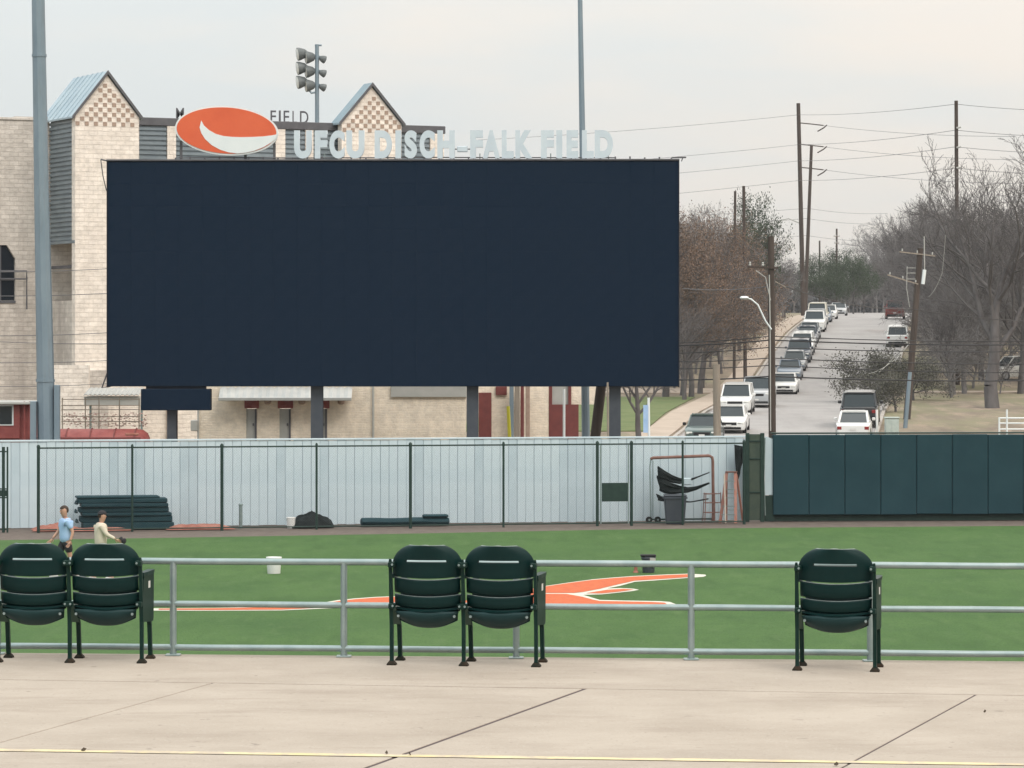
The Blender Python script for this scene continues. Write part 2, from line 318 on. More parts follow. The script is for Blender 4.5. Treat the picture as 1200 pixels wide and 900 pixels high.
M['twig_far'] = mat('far_twigs', (0.050,0.052,0.055), 0.95, 0, (0.085,0.083,0.085), 0.1, 5)
M['mesh_wire'] = mat('mesh_wire', (0.03,0.055,0.05), 0.6)
def paint(name, c):
    m = mat(name, c, 0.3); b = m.node_tree.nodes['Principled BSDF']; b.inputs['Coat Weight'].default_value = 0.6; b.inputs['Coat Roughness'].default_value = 0.08; return m
# ------------------------------------------------------------------ setting: deck, field, terrain, street
DZ = 3.90                                    # level of the concrete concourse
def seg_at(a, b, x): return a[1] + (b[1]-a[1])*(x-a[0])/(b[0]-a[0])
E0, E1 = G(0, 765.0, DZ), G(1200, 775.0, DZ)         # far edge of the deck
J0, J1 = (-2.06, 23.50), (3.08, 22.72)               # long joint
def edge_y(x): return seg_at(E0, E1, x)
def long_y(x): return seg_at(J0, J1, x)
mb = MB()
mb.prism([(-14, edge_y(-14)-.01, DZ-0.004), (14, edge_y(14)-.01, DZ-0.004), (14, -6, DZ-0.004), (-14, -6, DZ-0.004)], (0,0,-0.5))
deck = struct(mb, 'deck', M['joint'])
def slab(poly):
    m_ = MB(); m_.prism([(x, y, DZ) for x, y in poly], (0,0,-0.08)); o = struct(m_, 'slab', M['concrete'], deck)
    bv = o.modifiers.new('bevel', 'BEVEL'); bv.width = 0.003; bv.segments = 1; bv.limit_method = 'ANGLE'
    return o
g = 0.020
slab([(-14, edge_y(-14)), (14, edge_y(14)), (14, long_y(14)+g), (-14, long_y(-14)+g)])
# cross joints: (x on the long joint, dx/dy going towards the camera, half width)
crs = [(-9.9,0.25,.004),(-7.3,0.26,.004),(-4.66,0.265,.004),(-2.06,0.275,.007),(0.49,0.307,.017),(3.08,0.328,.009),(5.7,0.34,.005),(8.4,0.35,.005),(11.0,0.36,.005)]
y_near = 11.0
for (xa, ka, ga), (xb, kb, gb) in zip(crs[:-1], crs[1:]):
    ya, yb = long_y(xa)-g, long_y(xb)-g
    slab([(xa+ga, ya), (xb-gb, yb), (xb-gb-kb*(yb-y_near), y_near), (xa+ga-ka*(ya-y_near), y_near)])
for i in range(5): slab([(-12+4.6*i, y_near-.006), (-12+4.6*i+4.594, y_near-.006), (-12+4.6*i+4.594, -5.9), (-12+4.6*i, -5.9)])
# retaining wall under the edge of the deck
rb = MB(); rb.prism([(-14, edge_y(-14)-0.02, DZ-0.52), (14, edge_y(14)-0.02, DZ-0.52), (14, edge_y(14)-0.4, DZ-0.52), (-14, edge_y(-14)-0.4, DZ-0.52)], (0,0,-DZ+0.5))
struct(rb, 'retaining_wall', M['concrete'])
ya, yb = G(0, 879.5, DZ), G(1200, 896.5, DZ)
yl = MB(); dv = (yb-ya).normalized(); nn = Vector((-dv.y, dv.x, 0))
p0, p1 = ya-dv*6, yb+dv*6
k_ = 60
vs, fs = [], []
for i in range(k_+1):
    p = p0.lerp(p1, i/k_); wv = 0.052 + 0.010*math.sin(i*1.7)*random.random()
    vs += [(p-nn*wv+Vector((0,0,.004)))[:], (p+nn*wv+Vector((0,0,.004)))[:]]
for i in range(k_): fs.append((2*i, 2*i+1, 2*i+3, 2*i+2))
yl.add(vs, fs); struct(yl, 'painted_line', M['yellow'])

# field
edge_px = [(-300,637),(0,633),(150,631),(300,628.5),(500,625),(700,621),(900,618.5),(1200,616.3),(1500,614)]
ep = [G(x, y) for x, y in edge_px]
tb = MB(); near = [(-40, 22, 0), (40, 22, 0)]
pts = [p[:] for p in ep]
NX = 40
tb.add([near[0], near[1]] + [p for p in reversed(pts)], [tuple(range(2+len(pts)))])
turf = struct(tb, 'turf', M['turf'])
tk = MB(); tk.add([(-45,85,-.02),(45,85,-.02),(45,128,-.02),(-45,128,-.02)], [(0,1,2,3)]); struct(tk, 'warning_track', M['track'])

# logo painted on the turf
def flat(poly_px, name, m, z, parent=None):
    b_ = MB(); b_.add([G(x, y, 0)[:2] + (z,) for x, y in poly_px], [tuple(range(len(poly_px)))])
    o = bpy.data.objects.new(name, b_.mesh(name, m)); COL.objects.link(o)
    if parent: o.parent = parent
    return o
def z8(L_): return [(640 + x/4.615, 630 + y/4.615) for x, y in L_]
logo = thing('field_logo', 'orange steer-head silhouette with white outline painted on the outfield turf', 'logo', (0,0,0))
out_r = z8([(-480,352),(-300,318),(-150,292),(0,262),(130,243),(250,227),(360,217),(470,209),(640,201),(770,196),(860,201),(866,207),(850,213),(770,219),(680,226),(600,232),(480,240),(400,262),(330,276),(400,274),(470,277),(502,283),(470,290),(380,300),(300,308),(200,311),(250,326),(290,338),(400,341),(520,343),(620,345),(670,349),(700,361),(690,372),(520,376),(300,378),(100,380),(-100,382),(-300,384),(-480,388)])
flat(out_r, 'outline', M['logo_white'], 0.006, logo)
flat(z8([(-470,349),(-150,293),(0,265.5),(130,246.5),(250,231),(360,221),(470,213),(640,205),(772,200),(776,215),(680,222),(590,228),(480,235),(380,257),(290,279),(200,296),(150,301.5),(0,301.5),(-470,362)]), 'horn', M['logo_orange'], 0.012, logo)
flat(z8([(-470,365),(0,306),(112,307),(195,322),(255,338),(290,345),(400,347),(560,350),(640,354),(660,366),(500,373),(300,375),(100,377),(-100,379),(-470,385)]), 'face', M['logo_orange'], 0.012, logo)
flat(z8([(215,303),(330,284),(420,279),(475,283),(400,294),(300,304)]), 'ear', M['logo_orange'], 0.012, logo)
flat([(536,696.6),(500,697.6),(470,698.6),(440,699.8),(415,701.6),(395,703.6),(370,708),(330,711.2),(250,712.6),(180,713.2),(180,715.8),(250,716),(330,715.6),(380,713.4),(420,712),(460,712.4),(536,714.4)], 'outline', M['logo_white'], 0.006, logo)
flat([(536,697.6),(500,698.6),(470,699.6),(440,700.8),(417,702.6),(397,704.8),(372,709),(330,712),(250,713.2),(186,713.8),(186,715),(250,715.3),(330,714.8),(378,712.5),(420,711),(460,711.4),(536,713.4)], 'horn', M['logo_orange'], 0.012, logo)

# terrain rising behind the fence, the street, kerbs and pavement on it
prof = [(-400,-.08),(118,-.08),(130,.05),(160,.5),(178,.8),(187,1.1),(204,1.74),(214,1.9),(240,2.3),(258,3.18),(275,4.42),(290,5.4),(303,6.2),(316,6.83),(330,7.4),(350,8.1),(375,8.6),(420,9.1),(470,9.6),(520,9.7),(620,8.5),(800,6.0),(1200,4.0),(3000,3.0)]
def TZ(d):
    for (a, za), (b, zb) in zip(prof[:-1], prof[1:]):
        if a <= d <= b: return za + (zb-za)*(d-a)/(b-a)
    return prof[-1][1]
ds = [p[0] for p in prof]
xs = [-1200,-400,-150,-60,-20,0,20,40,60,100,200,500,1200]
g_ = MB(); vs, fs = [], []
for d in ds:
    for x in xs: vs.append((x, d, TZ(d)))
n = len(xs)
for i in range(len(ds)-1):
    for j in range(n-1): fs.append((i*n+j, i*n+j+1, (i+1)*n+j+1, (i+1)*n+j))
g_.add(vs, fs); struct(g_, 'ground', M['ground'])
def RX(d): return 16.8 + 0.128*(d-204)              # middle of the street
dd = [d for d in ds if 130 <= d <= 620]
def ribbon(o0, o1, lift, name, m, d0=130, d1=620, thick=0.0, parent=None):
    b_ = MB(); q = [d for d in dd if d0 <= d <= d1]
    if thick:
        rings = [[(RX(d)+o0, d, TZ(d)-.05), (RX(d)+o1, d, TZ(d)-.05), (RX(d)+o1, d, TZ(d)+thick), (RX(d)+o0, d, TZ(d)+thick)] for d in q]
        b_.loft(rings)
    else:
        vs = []; fs = []
        for d in q: vs += [(RX(d)+o0, d, TZ(d)+lift), (RX(d)+o1, d, TZ(d)+lift)]
        for i in range(len(q)-1): fs.append((2*i, 2*i+1, 2*i+3, 2*i+2))
        b_.add(vs, fs)
    return struct(b_, name, m, parent)
ribbon(-5.15, 5.3, .02, 'road', M['asphalt'])
ribbon(-5.35, -5.15, 0, 'kerb', M['kerb'], thick=.14)
ribbon(5.3, 5.5, 0, 'kerb', M['kerb'], thick=.14)
ribbon(-7.3, -5.6, 0, 'pavement', M['walk'], thick=.10)
lw = MB(); q = [187,204,214,232]
lw.loft([[(RX(d)-18, d, TZ(d)-.03), (RX(d)-7.4-(d-187)*.012, d, TZ(d)-.03), (RX(d)-7.4-(d-187)*.012, d, TZ(d)+.05), (RX(d)-18, d, TZ(d)+.05)] for d in q]); struct(lw, 'lawn', M['lawn'])
pth = MB(); pth.loft([[(RX(d)-30, d, TZ(d)-.03), (RX(d)-7.4, d, TZ(d)-.03), (RX(d)-7.4, d, TZ(d)+.07), (RX(d)-30, d, TZ(d)+.07)] for d in (240.0, 245.0)]); struct(pth, 'path', M['walk'])
pth = MB(); pth.loft([[(RX(d)+5.6, d, TZ(d)-.03), (RX(d)+40, d, TZ(d)-.03), (RX(d)+40, d, TZ(d)+.06), (RX(d)+5.6, d, TZ(d)+.06)] for d in (240.5, 242.3)]); struct(pth, 'path', M['walk'])

# ------------------------------------------------------------------ white plank wall and chain-link fence
wl, wr = G(-40, 619.9), G(874, 610.0)
wall = thing('plank_wall', 'long weathered white plank wall behind the chain-link fence', 'wall', (wl.x, wl.y, 0))
wv = wr - wl; wlen = wv.length; wt = wv.normalized(); wn = Vector((wt.y, -wt.x, 0))     # wn faces the field
wall.rotation_euler = (0,0,math.atan2(wt.y, wt.x))
pw = 0.292; npl = int(wlen/pw)
meA = []
for i, mm in ((0,'white_panel'),(1,'white_panel_b'),(2,'white_panel')):
    b_ = MB(); zt = 2.83
    # shallow ribbed board: raised middle, recessed edges
    h = pw/2
    prof_ = [(-h+.0025, 0), (-h+.016, -.014), (h-.016, -.014), (h-.0025, 0), (h-.0025, .03), (-h+.0025, .03)]
    b_.loft([[(x, y, 0.02) for x, y in prof_], [(x, y, zt) for x, y in prof_]])
    meA.append(b_.mesh('plank', M[mm]))
for i in range(npl):
    o = part('plank', meA[random.choice((0,0,1,2))], wall, ((i+.5)*pw, random.uniform(-.007,.007), random.uniform(-.012,.012)), (0, random.uniform(-.0015,.0015), random.uniform(-.02,.02)))
b_ = MB(); b_.box(0, wlen, .032, .09, .05, 2.80); BL(b_, 'backing', M['white_panel_b'], wall)
b_ = MB(); b_.bbox(-.05, wlen, -.045, .10, 2.842, 2.90, .008); BL(b_, 'cap', M['white_panel'], wall)

cl0, cl1 = G(-14, 624.6), G(874, 613.8)
cv = cl1-cl0; ct = cv.normalized(); clen = cv.length
cf = thing('chain_link_fence', 'dark green chain-link fence on posts in front of the white plank wall', 'fence', (cl0.x, cl0.y, 0), math.atan2(ct.y, ct.x))
def along(px, a=cl0, t=ct):         # distance along a line where a pixel column meets it
    k = (px-600)/FPX
    return (k*a.y - a.x)/(t.x - k*t.y)
HF = 2.71
for px in (45,155,260,371,481,590,700,740,800,872):
    x = along(px); b_ = MB(); r = .038 if px in (155,371,590,800) else .052
    b_.tube([(x,0,-.02),(x,0,HF+.03)], r, 10); b_.lathe([(r*1.15,HF+.02),(r*1.1,HF+.07),(r*.4,HF+.11)], (x,0,0), 10)
    BL(b_, 'post', M['green_metal'], cf, True)
for px in (703.8, 736.2):
    x = along(px); b_ = MB(); b_.tube([(x,-.03,.06),(x,-.03,HF-.02)], .024, 8); BL(b_, 'gate_frame', M['galv'], cf, True)
b_ = MB(); b_.tube([(along(45),0,HF),(clen,0,HF)], .026, 8); BL(b_, 'top_rail', M['green_metal'], cf, True)
b_ = MB(); b_.tube([(along(45),0,.08),(clen,0,.08)], .022, 8); BL(b_, 'bottom_rail', M['green_metal'], cf, True)
b_ = MB(); b_.bbox(along(705), along(735.5), -.05, -.02, .80, 1.42, .01); BL(b_, 'gate_panel', M['green_metal'], cf)
b_ = MB(); r_ = .0016; x0, x1 = along(45), clen; stp = .085
def wire(ax, az, bx, bz, y):
    b_.add([(ax-r_,y,az),(ax+r_,y,az),(ax,y-.003,az),(bx-r_,y,bz),(bx+r_,y,bz),(bx,y-.003,bz)], [(0,1,4,3),(1,2,5,4),(2,0,3,5)])
k = int((x1-x0+HF)/stp)
for i in range(k):
    a = x0-HF+i*stp
    for sgn in (0,1):
        lo, hi = a, a+HF; zl, zh = .08, HF
        if lo < x0: zl = .08+(x0-lo); lo = x0
        if hi > x1: zh = HF-(hi-x1); hi = x1
        if zh-zl < .05: continue
        if sgn == 0: wire(lo, zl, hi, zh, .03)
        else: wire(x1+x0-lo, zl, x1+x0-hi, zh, .036)
o = BL(b_, 'wire_mesh', M['mesh_wire'], cf); o['kind'] = 'stuff'
# green gate at the left edge of the frame
gp = G(4, 624)
gt = thing('green_gate', 'dark green pipe gate at the left end of the white wall', 'gate', (gp.x, gp.y, 0))
b_ = MB()
for dx, r in ((-.75,.03),(.0,.05),(.13,.03)):
    b2 = MB(); b2.tube([(dx,0,0),(dx,0,2.75)], r, 8); BL(b2, 'post', M['green_metal'], gt, True)
for z in (.1,1.12,1.4,2.6):
    b2 = MB(); b2.tube([(-.75,0,z),(.13,0,z)], .022, 8); BL(b2, 'rail', M['green_metal'], gt, True)
b2 = MB(); b2.box(-.75,.12,-.012,.012,1.16,1.36); BL(b2, 'panel', M['green_metal'], gt)

# ------------------------------------------------------------------ padded green wall on the right
gl, gr = G(905, 610.8), G(1330, 609.0)
gv = gr-gl; gtt = gv.normalized()
gw = thing('padded_wall', 'tall dark green padded outfield wall on the right', 'wall', (gl.x, gl.y, 0), math.atan2(gtt.y, gtt.x))
b_ = MB(); b_.box(0, gv.length, .03, .35, 0, 2.93); BL(b_, 'wall', M['green_metal'], gw)
step = 1.238; nseg = int(gv.length/step)
for i in range(nseg):
    b_ = MB(); b_.bbox(i*step+.006, (i+1)*step-.006, -.16+random.uniform(-.006,.006), .028, .22+random.uniform(-.01,.01), 2.95+random.uniform(-.008,.008), .022); BL(b_, 'pad', M['green_pad'], gw)
b_ = MB(); b_.bbox(-.02, gv.length, -.02, .38, 2.972, 3.02, .01); BL(b_, 'cap', M['green_metal'], gw)
# gap between the two walls: gate of two green posts with a solid panel, and a pale end board
gq = G(884, 611.5)
ga = thing('wall_gate', 'narrow dark green solid gate between white and green walls', 'gate', (gq.x, gq.y, 0))
for x0, x1 in ((-.30,-.17),(.20,.34)):
    b_ = MB(); b_.bbox(x0, x1, -.06, .06, 0, 3.02, .012); BL(b_, 'post', M['green_metal'], ga)
b_ = MB(); b_.box(-.172,.202,-.015,.03,.05,2.98); BL(b_, 'panel', M['gate_green'], ga)
for z in (.98,2.12,2.72):
    b_ = MB(); b_.bbox(-.17,.2,-.05,-.018,z,z+.05,.008); BL(b_, 'rail', M['green_metal'], ga)
ed = G(901, 611)
b_ = MB(); b_.prism([(ed.x-.13,ed.y+.05,.9),(ed.x+.17,ed.y+.05,.9),(ed.x+.17,ed.y+.05,2.8),(ed.x-.13,ed.y+.05,2.9)], (0,.04,0))
eb = thing('end_board', 'pale grey board closing the gap beside the green padded wall', 'board', (ed.x, ed.y, 0)); B(b_, 'board', M['white_panel'], eb)
b_ = MB(); b_.tube([(ed.x-.12,ed.y-.02,.2),(ed.x-.17,ed.y-.02,1.5),(ed.x-.13,ed.y-.02,2.85)], .02, 8); B(b_, 'pipe', M['galv'], eb, True)
b_ = MB(); b_.box(ed.x-.14,ed.x+.18,ed.y+.02,ed.y+.12,0,.88); B(b_, 'kick_board', M['green_metal'], eb)

# ------------------------------------------------------------------ things kept between the fence and the wall
def mid(px, f=0.5, py=None):          # point on the ground between fence and wall at a pixel column
    a = cl0 + ct*along(px); b = wl + wt*along(px, wl, wt); return a.lerp(b, f)
# stack of rolled pads
c = mid(143, .55); s_ = S(c.y)
st = thing('pad_stack', 'stack of dark green folded wall pads against the white wall', 'pads', (c.x, c.y, 0), math.atan2(wt.y, wt.x))
wd = [(-1.30,1.66,.23),(-1.38,1.62,.20),(-1.33,1.58,.12),(-1.42,1.50,.17),(-1.36,1.47,.13),(-1.46,1.46,.15),(-1.50,1.20,.085)]
z = 0.02
for i, (a, b, h) in enumerate(wd):
    b_ = MB(); sh = (.0,.06,-.03,.05,-.04,.02,.05)[i]
    b_.bbox(a, b, -.43+sh, .43+sh, z, z+h-.012, .022)
    o = BL(b_, 'pad', M['green_pad'], st); o.rotation_euler = (0, (.004,-.003,.005,-.004,.003,-.006,.002)[i], (.01,-.015,.02,-.01,.012,-.02,.015)[i]); z += h
for k_, zz in ((-1.47,.30),(-1.5,.62),(-1.49,.90)):
    b_ = MB(); b_.loft([[(k_-.05+.10*u, -.3+.5*t, zz-.07+.15*u*(1-u)*3+.04*math.sin(t*9)) for u in (0,.3,.6,1)] for t in (0,.3,.7,1)], cap=False); BL(b_, 'loose_flap', M['green_pad'], st).modifiers.new('t','SOLIDIFY').thickness = .02
# long low roll
c = mid(474, .5); rl = thing('pad_roll', 'low dark green rolled pad lying along the white wall', 'pads', (c.x, c.y, 0), math.atan2(wt.y, wt.x))
b_ = MB(); b_.loft([[(x, .2*math.cos(a)*k2, .02+.13+.13*math.sin(a)*k2+.012*math.sin(x*4)) for a in [2*math.pi*i/12 for i in range(12)]] for x, k2 in [(-1.47,.7),(-1.44,1)]+[(-1.4+.28*i,1) for i in range(11)]+[(1.46,1),(1.5,.7)]]); BL(b_, 'roll', M['green_pad'], rl, True)
b_ = MB(); b_.loft([[(x, .16*math.cos(a)*k2-.05, .33+.06*math.sin(a)*k2) for a in [2*math.pi*i/10 for i in range(10)]] for x, k2 in [(.6,.6),(.65,1),(1.4,1),(1.46,.6)]]); BL(b_, 'fold', M['green_pad'], rl, True)
# tarps
def cloth_heap(name, label, px, f, lx, ly, h, m, seed, cat='tarp'):
    rnd = random.Random(seed); c = mid(px, f); n_ = 16; t_ = thing(name, label, cat, (c.x, c.y, 0), math.atan2(wt.y, wt.x)); b_ = MB(); vs = []; fs = []
    ph = [rnd.uniform(0,6.28) for _ in range(6)]
    for i in range(n_+1):
        for j in range(n_+1):
            u, v = i/n_*2-1, j/n_*2-1; r = max(abs(u),abs(v))
            zz = h*max(0,(1-u*u)*(1-v*v))**.5*(.72+.16*math.sin(5*u+ph[0])*math.cos(4*v+ph[1])+.12*math.sin(11*u+7*v+ph[2])) + .012
            wob = 1+.08*math.sin(3*math.atan2(v,u)+ph[3])
            vs.append((lx*u*wob, ly*v*wob, zz))
    for i in range(n_):
        for j in range(n_): fs.append((i*(n_+1)+j, (i+1)*(n_+1)+j, (i+1)*(n_+1)+j+1, i*(n_+1)+j+1))
    b_.add(vs, fs); o = BL(b_, 'sheet', m, t_, True); return t_
cloth_heap('red_tarp', 'crumpled red tarp on the ground at the left end of the wall', 65, .4, .75, .5, .26, M['red_clay'], 1)
cloth_heap('red_tarp', 'low red tarp lying in front of the stacked green pads', 118, .25, 1.0, .3, .12, M['red_clay'], 2)
cloth_heap('red_tarp', 'flat reddish tarp heaped to the right of the stacked green pads', 234, .35, 1.05, .5, .20, M['red_clay'], 3)
cloth_heap('black_tarp', 'domed black tarp heap beside a white bucket at the wall', 365, .5, .72, .6, .55, M['tarp_black'], 4)
def bucket(name, label, p, r, h, m, cat='bucket'):
    t_ = thing(name, label, cat, p)
    b_ = MB(); b_.lathe([(r*.84,0),(r*.86,.01),(r*.98,h*.9),(r*1.04,h*.9),(r*1.05,h*.97),(r*1.0,h),(r*.93,h),(r*.9,h*.93)], (0,0,0), 18); BL(b_, 'shell', m, t_, True)
    b_ = MB(); b_.tube([(r*1.03*math.cos(a), -.02-r*.35*math.sin(a), h*.86-r*.9*math.sin(a)) for a in [math.pi*i/10 for i in range(11)]], .006, 6); BL(b_, 'handle', M['galv'], t_, True)
    return t_
c = mid(341, .3); bucket('bucket', 'white bucket beside the black tarp heap at the wall', (c.x, c.y, 0), .15, .36, M['bucket'])
c = mid(282, .4); pt = thing('short_post', 'short grey pipe post in front of the white wall', 'post', (c.x, c.y, 0))
b_ = MB(); b_.tube([(0,0,0),(0,0,.76)], .06, 10); BL(b_, 'pipe', M['galv'], pt, True)
b_ = MB(); b_.lathe([(.075,.75),(.075,.79),(.03,.82)], (0,0,0), 10); BL(b_, 'cap', M['galv'], pt, True)
b_ = MB(); b_.tube([(0,0,.81),(.01,0,1.5)], .022, 8); BL(b_, 'rod', M['white_panel'], pt, True)
# batting screen on wheels
c = mid(799, .55); fr = thing('batting_screen', 'rusty pipe batting screen on small wheels with sagging black netting', 'screen', (c.x, c.y, 0), math.atan2(wt.y, wt.x))
hw, ht_ = 1.08, 2.2
b_ = MB(); b_.tube([(-hw,0,2.16),(-hw+.08,0,ht_),(hw-.12,0,ht_+.06),(hw-.02,0,ht_+.0),(hw,0,ht_-.12),(hw+.02,0,.35),(hw,0,.05)], .052, 10); BL(b_, 'frame', M['pipe_rust'], fr, True)
b_ = MB(); b_.tube([(-hw,0,2.16),(-hw-.03,0,1.9),(-hw,0,.12)], .022, 8); b_.tube([(-hw+.10,.1,2.1),(-hw+.10,.1,.12)], .016, 8); BL(b_, 'side_rail', M['galv'], fr, True)
b_ = MB(); b_.tube([(-hw-.1,0,.12),(hw,0,.12)], .03, 8); BL(b_, 'base_rail', M['green_metal'], fr, True)
for x in (-hw-.06, -hw+.24):
    b_ = MB(); b_.tube([(x,-.04,.11),(x,.04,.11)], .11, 14); w_ = BL(b_, 'wheel', M['rubber'], fr, True)
    b_ = MB(); b_.tube([(x,-.05,.11),(x,.05,.11)], .035, 8); BL(b_, 'hub', M['galv'], w_, True)
def drape(pts_top, pts_bot, name, rows=6, fold=.05):
    b_ = MB(); vs = []; fs = []; n_ = len(pts_top)
    for i in range(n_):
        for j in range(rows+1):
            t = j/rows; x = pts_top[i][0]*(1-t)+pts_bot[i][0]*t; zz = pts_top[i][1]*(1-t)+pts_bot[i][1]*t
            vs.append((x, -.10+fold*math.sin(i*1.9+j*1.1)+.03*math.sin(j*2.3), zz))
    for i in range(n_-1):
        for j in range(rows): fs.append((i*(rows+1)+j, (i+1)*(rows+1)+j, (i+1)*(rows+1)+j+1, i*(rows+1)+j+1))
    b_.add(vs, fs); o = BL(b_, name, M['tarp_black'], fr, True); sm = o.modifiers.new('thick','SOLIDIFY'); sm.thickness = .012; return o
drape([(-.86,1.94),(-.62,1.78),(-.36,1.62),(-.1,1.52),(.2,1.47),(.55,1.58),(.93,1.72)], [(-.88,1.55),(-.62,1.46),(-.36,1.36),(-.1,1.32),(.2,1.38),(.55,1.54),(.93,1.69)], 'netting')
drape([(-.9,1.62),(-.66,1.48),(-.4,1.36),(-.1,1.26),(.2,1.2),(.5,1.24),(.93,1.38)], [(-.80,1.10),(-.60,1.0),(-.4,.98),(-.1,1.0),(.2,1.02),(.5,1.12),(.93,1.32)], 'netting', fold=.07)
drape([(-.92,1.0),(-.7,.9),(-.4,.84),(-.1,.78),(.3,.72),(.9,.82)], [(-.86,.78),(-.7,.74),(-.4,.72),(-.1,.70),(.3,.69),(.9,.79)], 'netting')
b_ = MB(); b_.bbox(.02,.30,-.16,-.02,1.28,1.52,.03); BL(b_, 'net_bag', M['white_panel_b'], fr)
c = mid(791, .35); bn = thing('rubbish_bin', 'dark plastic bin standing under the black netting', 'bin', (c.x, c.y, 0))
b_ = MB(); b_.loft([[(a*w2, b*w2*.9, z_) for a, b in ((-1,-.9),(-.9,-1),(.9,-1),(1,-.9),(1,.9),(.9,1),(-.9,1),(-1,.9))] for w2, z_ in ((.30,0),(.31,.03),(.37,.84),(.41,.85),(.41,.90),(.38,.91))]); BL(b_, 'body', M['column'], bn)
b_ = MB(); b_.bbox(-.39,.39,-.34,.34,.912,.98,.03); BL(b_, 'lid', M['column'], bn)
# step ladder
c = mid(857, .5); ld = thing('step_ladder', 'orange folding step ladder beside the rusty batting screen', 'ladder', (c.x, c.y, 0), math.atan2(wt.y, wt.x)-.5)
for sx in (-1,1):
    b_ = MB(); b_.beam((sx*.27,-.48,0),(sx*.15,-.04,1.68),.10,.04); BL(b_, 'rail', M['orange_fg'], ld)
    b_ = MB(); b_.beam((sx*.29,.48,0),(sx*.17,.04,1.62),.07,.035); BL(b_, 'rear_rail', M['orange_fg'], ld)
for i in range(1,6):
    t = i/6; w2 = .27-.12*t; b_ = MB(); y = -.48+.44*t; z = 1.68*t
    b_.box(-w2,w2,y-.04,y+.04,z-.012,z+.012); BL(b_, 'step', M['galv'], ld)
for t in (.25,.6):
    b_ = MB(); w2=.29-.12*t; b_.tube([(-w2,.48-.44*t,1.62*t),(w2,.48-.44*t,1.62*t)], .014, 6); BL(b_, 'brace', M['galv'], ld, True)
b_ = MB(); b_.bbox(-.19,.19,-.1,.1,1.68,1.73,.01); BL(b_, 'cap', M['pipe_rust'], ld)
c = mid(849.5, .25); pk = thing('leaning_plank', 'pale plank leaning on the orange step ladder', 'plank', (c.x, c.y, 0)); b_ = MB(); b_.beam((.02,0,0),(0,.3,1.62),.17,.04,(1,0,0)); BL(b_, 'board', M['plank'], pk)
c = mid(836, .4); hc = thing('hurdle_stand', 'small tubular stand between the batting screen and the ladder', 'stand', (c.x, c.y, 0), .15)
for x, y in ((-.33,-.15),(.02,-.15),(-.33,.2),(.33,.2)):
    b_ = MB(); b_.tube([(x,y,0),(x*.85,y*.8,1.02)], .016, 6); BL(b_, 'leg', M['pipe_rust'], hc, True)
for z in (.35,.68,.98):
    b_ = MB(); b_.tube([(-.31,-.14,z),(.02,-.14,z),(.3,.18,z),(-.3,.18,z),(-.31,-.14,z)], .014, 6); BL(b_, 'ring_rail', M['pipe_rust'], hc, True)
c = mid(866, .8); hd = thing('hanging_sheet', 'dark sheet hanging from the wall top above the ladder', 'sheet', (c.x, c.y, 0), math.atan2(wt.y, wt.x))
b_ = MB(); vs=[]; fs=[]
for i in range(8):
    for j in range(7):
        u=i/7; t=j/6; x=-.2+.5*u*(1-.35*t)+.1*t*(1-u); vs.append((x, -.12+.06*math.sin(u*9+t*2), 2.62-.1*u*(1-t)-(1.35-.85*u)*t))
for i in range(7):
    for j in range(6): fs.append((i*7+j,(i+1)*7+j,(i+1)*7+j+1,i*7+j+1))
b_.add(vs,fs); o=BL(b_,'sheet',M['tarp_black'],hd,True); o.modifiers.new('t','SOLIDIFY').thickness=.01
# on the turf
p = G(321, 672); bucket('bucket', 'white bucket standing alone on the green turf', p, .20, .44, M['bucket'])
p = G(760, 671); bg_ = thing('equipment_bag', 'dark equipment bucket with grey towel standing on the turf', 'bucket', p)
b_ = MB(); b_.lathe([(.15,0),(.16,.02),(.18,.36),(.20,.37),(.20,.42),(.17,.43)], (0,0,0), 16); BL(b_, 'shell', M['column'], bg_, True)
b_ = MB(); b_.bbox(-.22,.2,-.17,.15,.432,.485,.02); BL(b_, 'seat_lid', M['rubber'], bg_)
b_ = MB(); b_.prism([(.02,-.185,.20),(.17,-.17,.17),(.18,-.19,.40),(.03,-.205,.41)], (0,-.02,0)); BL(b_, 'towel', M['doorgrey'], bg_)
p = G(745, 671); cn = thing('training_cone', 'small orange-red marker standing beside the dark bucket', 'marker', p)
b_ = MB(); b_.lathe([(.075,0),(.07,.03),(.05,.05),(.045,.15),(.07,.18),(.06,.21),(.02,.22)], (0,0,0), 12); BL(b_, 'cone', M['red_clay'], cn, True)
# ------------------------------------------------------------------ video board
BD = 128.0
def wx(px, d=BD): return (px-600)/FPX*d
def wz(py, d=BD): return EYE + (HY-py)/FPX*d
bl, br_ = wx(125), wx(795); bt, bb = wz(188.5), wz(452.5)
bc = (bl+br_)/2
vb = thing('video_board', 'huge switched-off dark navy video board on steel columns', 'scoreboard', (bc, BD, TZ(BD)))
ang = R(-1.0)
vb.rotation_euler = (0,0,ang)
def vx(px): return wx(px)-bc
def vz(py): return wz(py)-TZ(BD)
b_ = MB(); b_.box(vx(125), vx(795), .06, 1.5, vz(453), vz(188.5)); BL(b_, 'cabinet', M['cabinet'], vb)
ncol, nrow = 24, 10
cw = (vx(794.4)-vx(125.6))/ncol; ch = (vz(189.2)-vz(452.4))/nrow
b_ = MB(); b_.box(.0012, cw-.0012, 0, .05, .0012, ch-.0012); tile = b_.mesh('module', M['screen'])
for i in range(ncol):
    for j in range(nrow):
        if i*nrow+j < 300 or True:
            part('module', tile, vb, (vx(125.6)+i*cw, random.uniform(-.001,.001), vz(452.4)+j*ch), (random.uniform(-.0008,.0008), 0, random.uniform(-.0008,.0008)))
b_ = MB(); b_.bbox(vx(124.2), vx(125.3), -.03, 1.5, vz(453.6), vz(187.6), .01); BL(b_, 'edge_trim', M['cabinet'], vb)
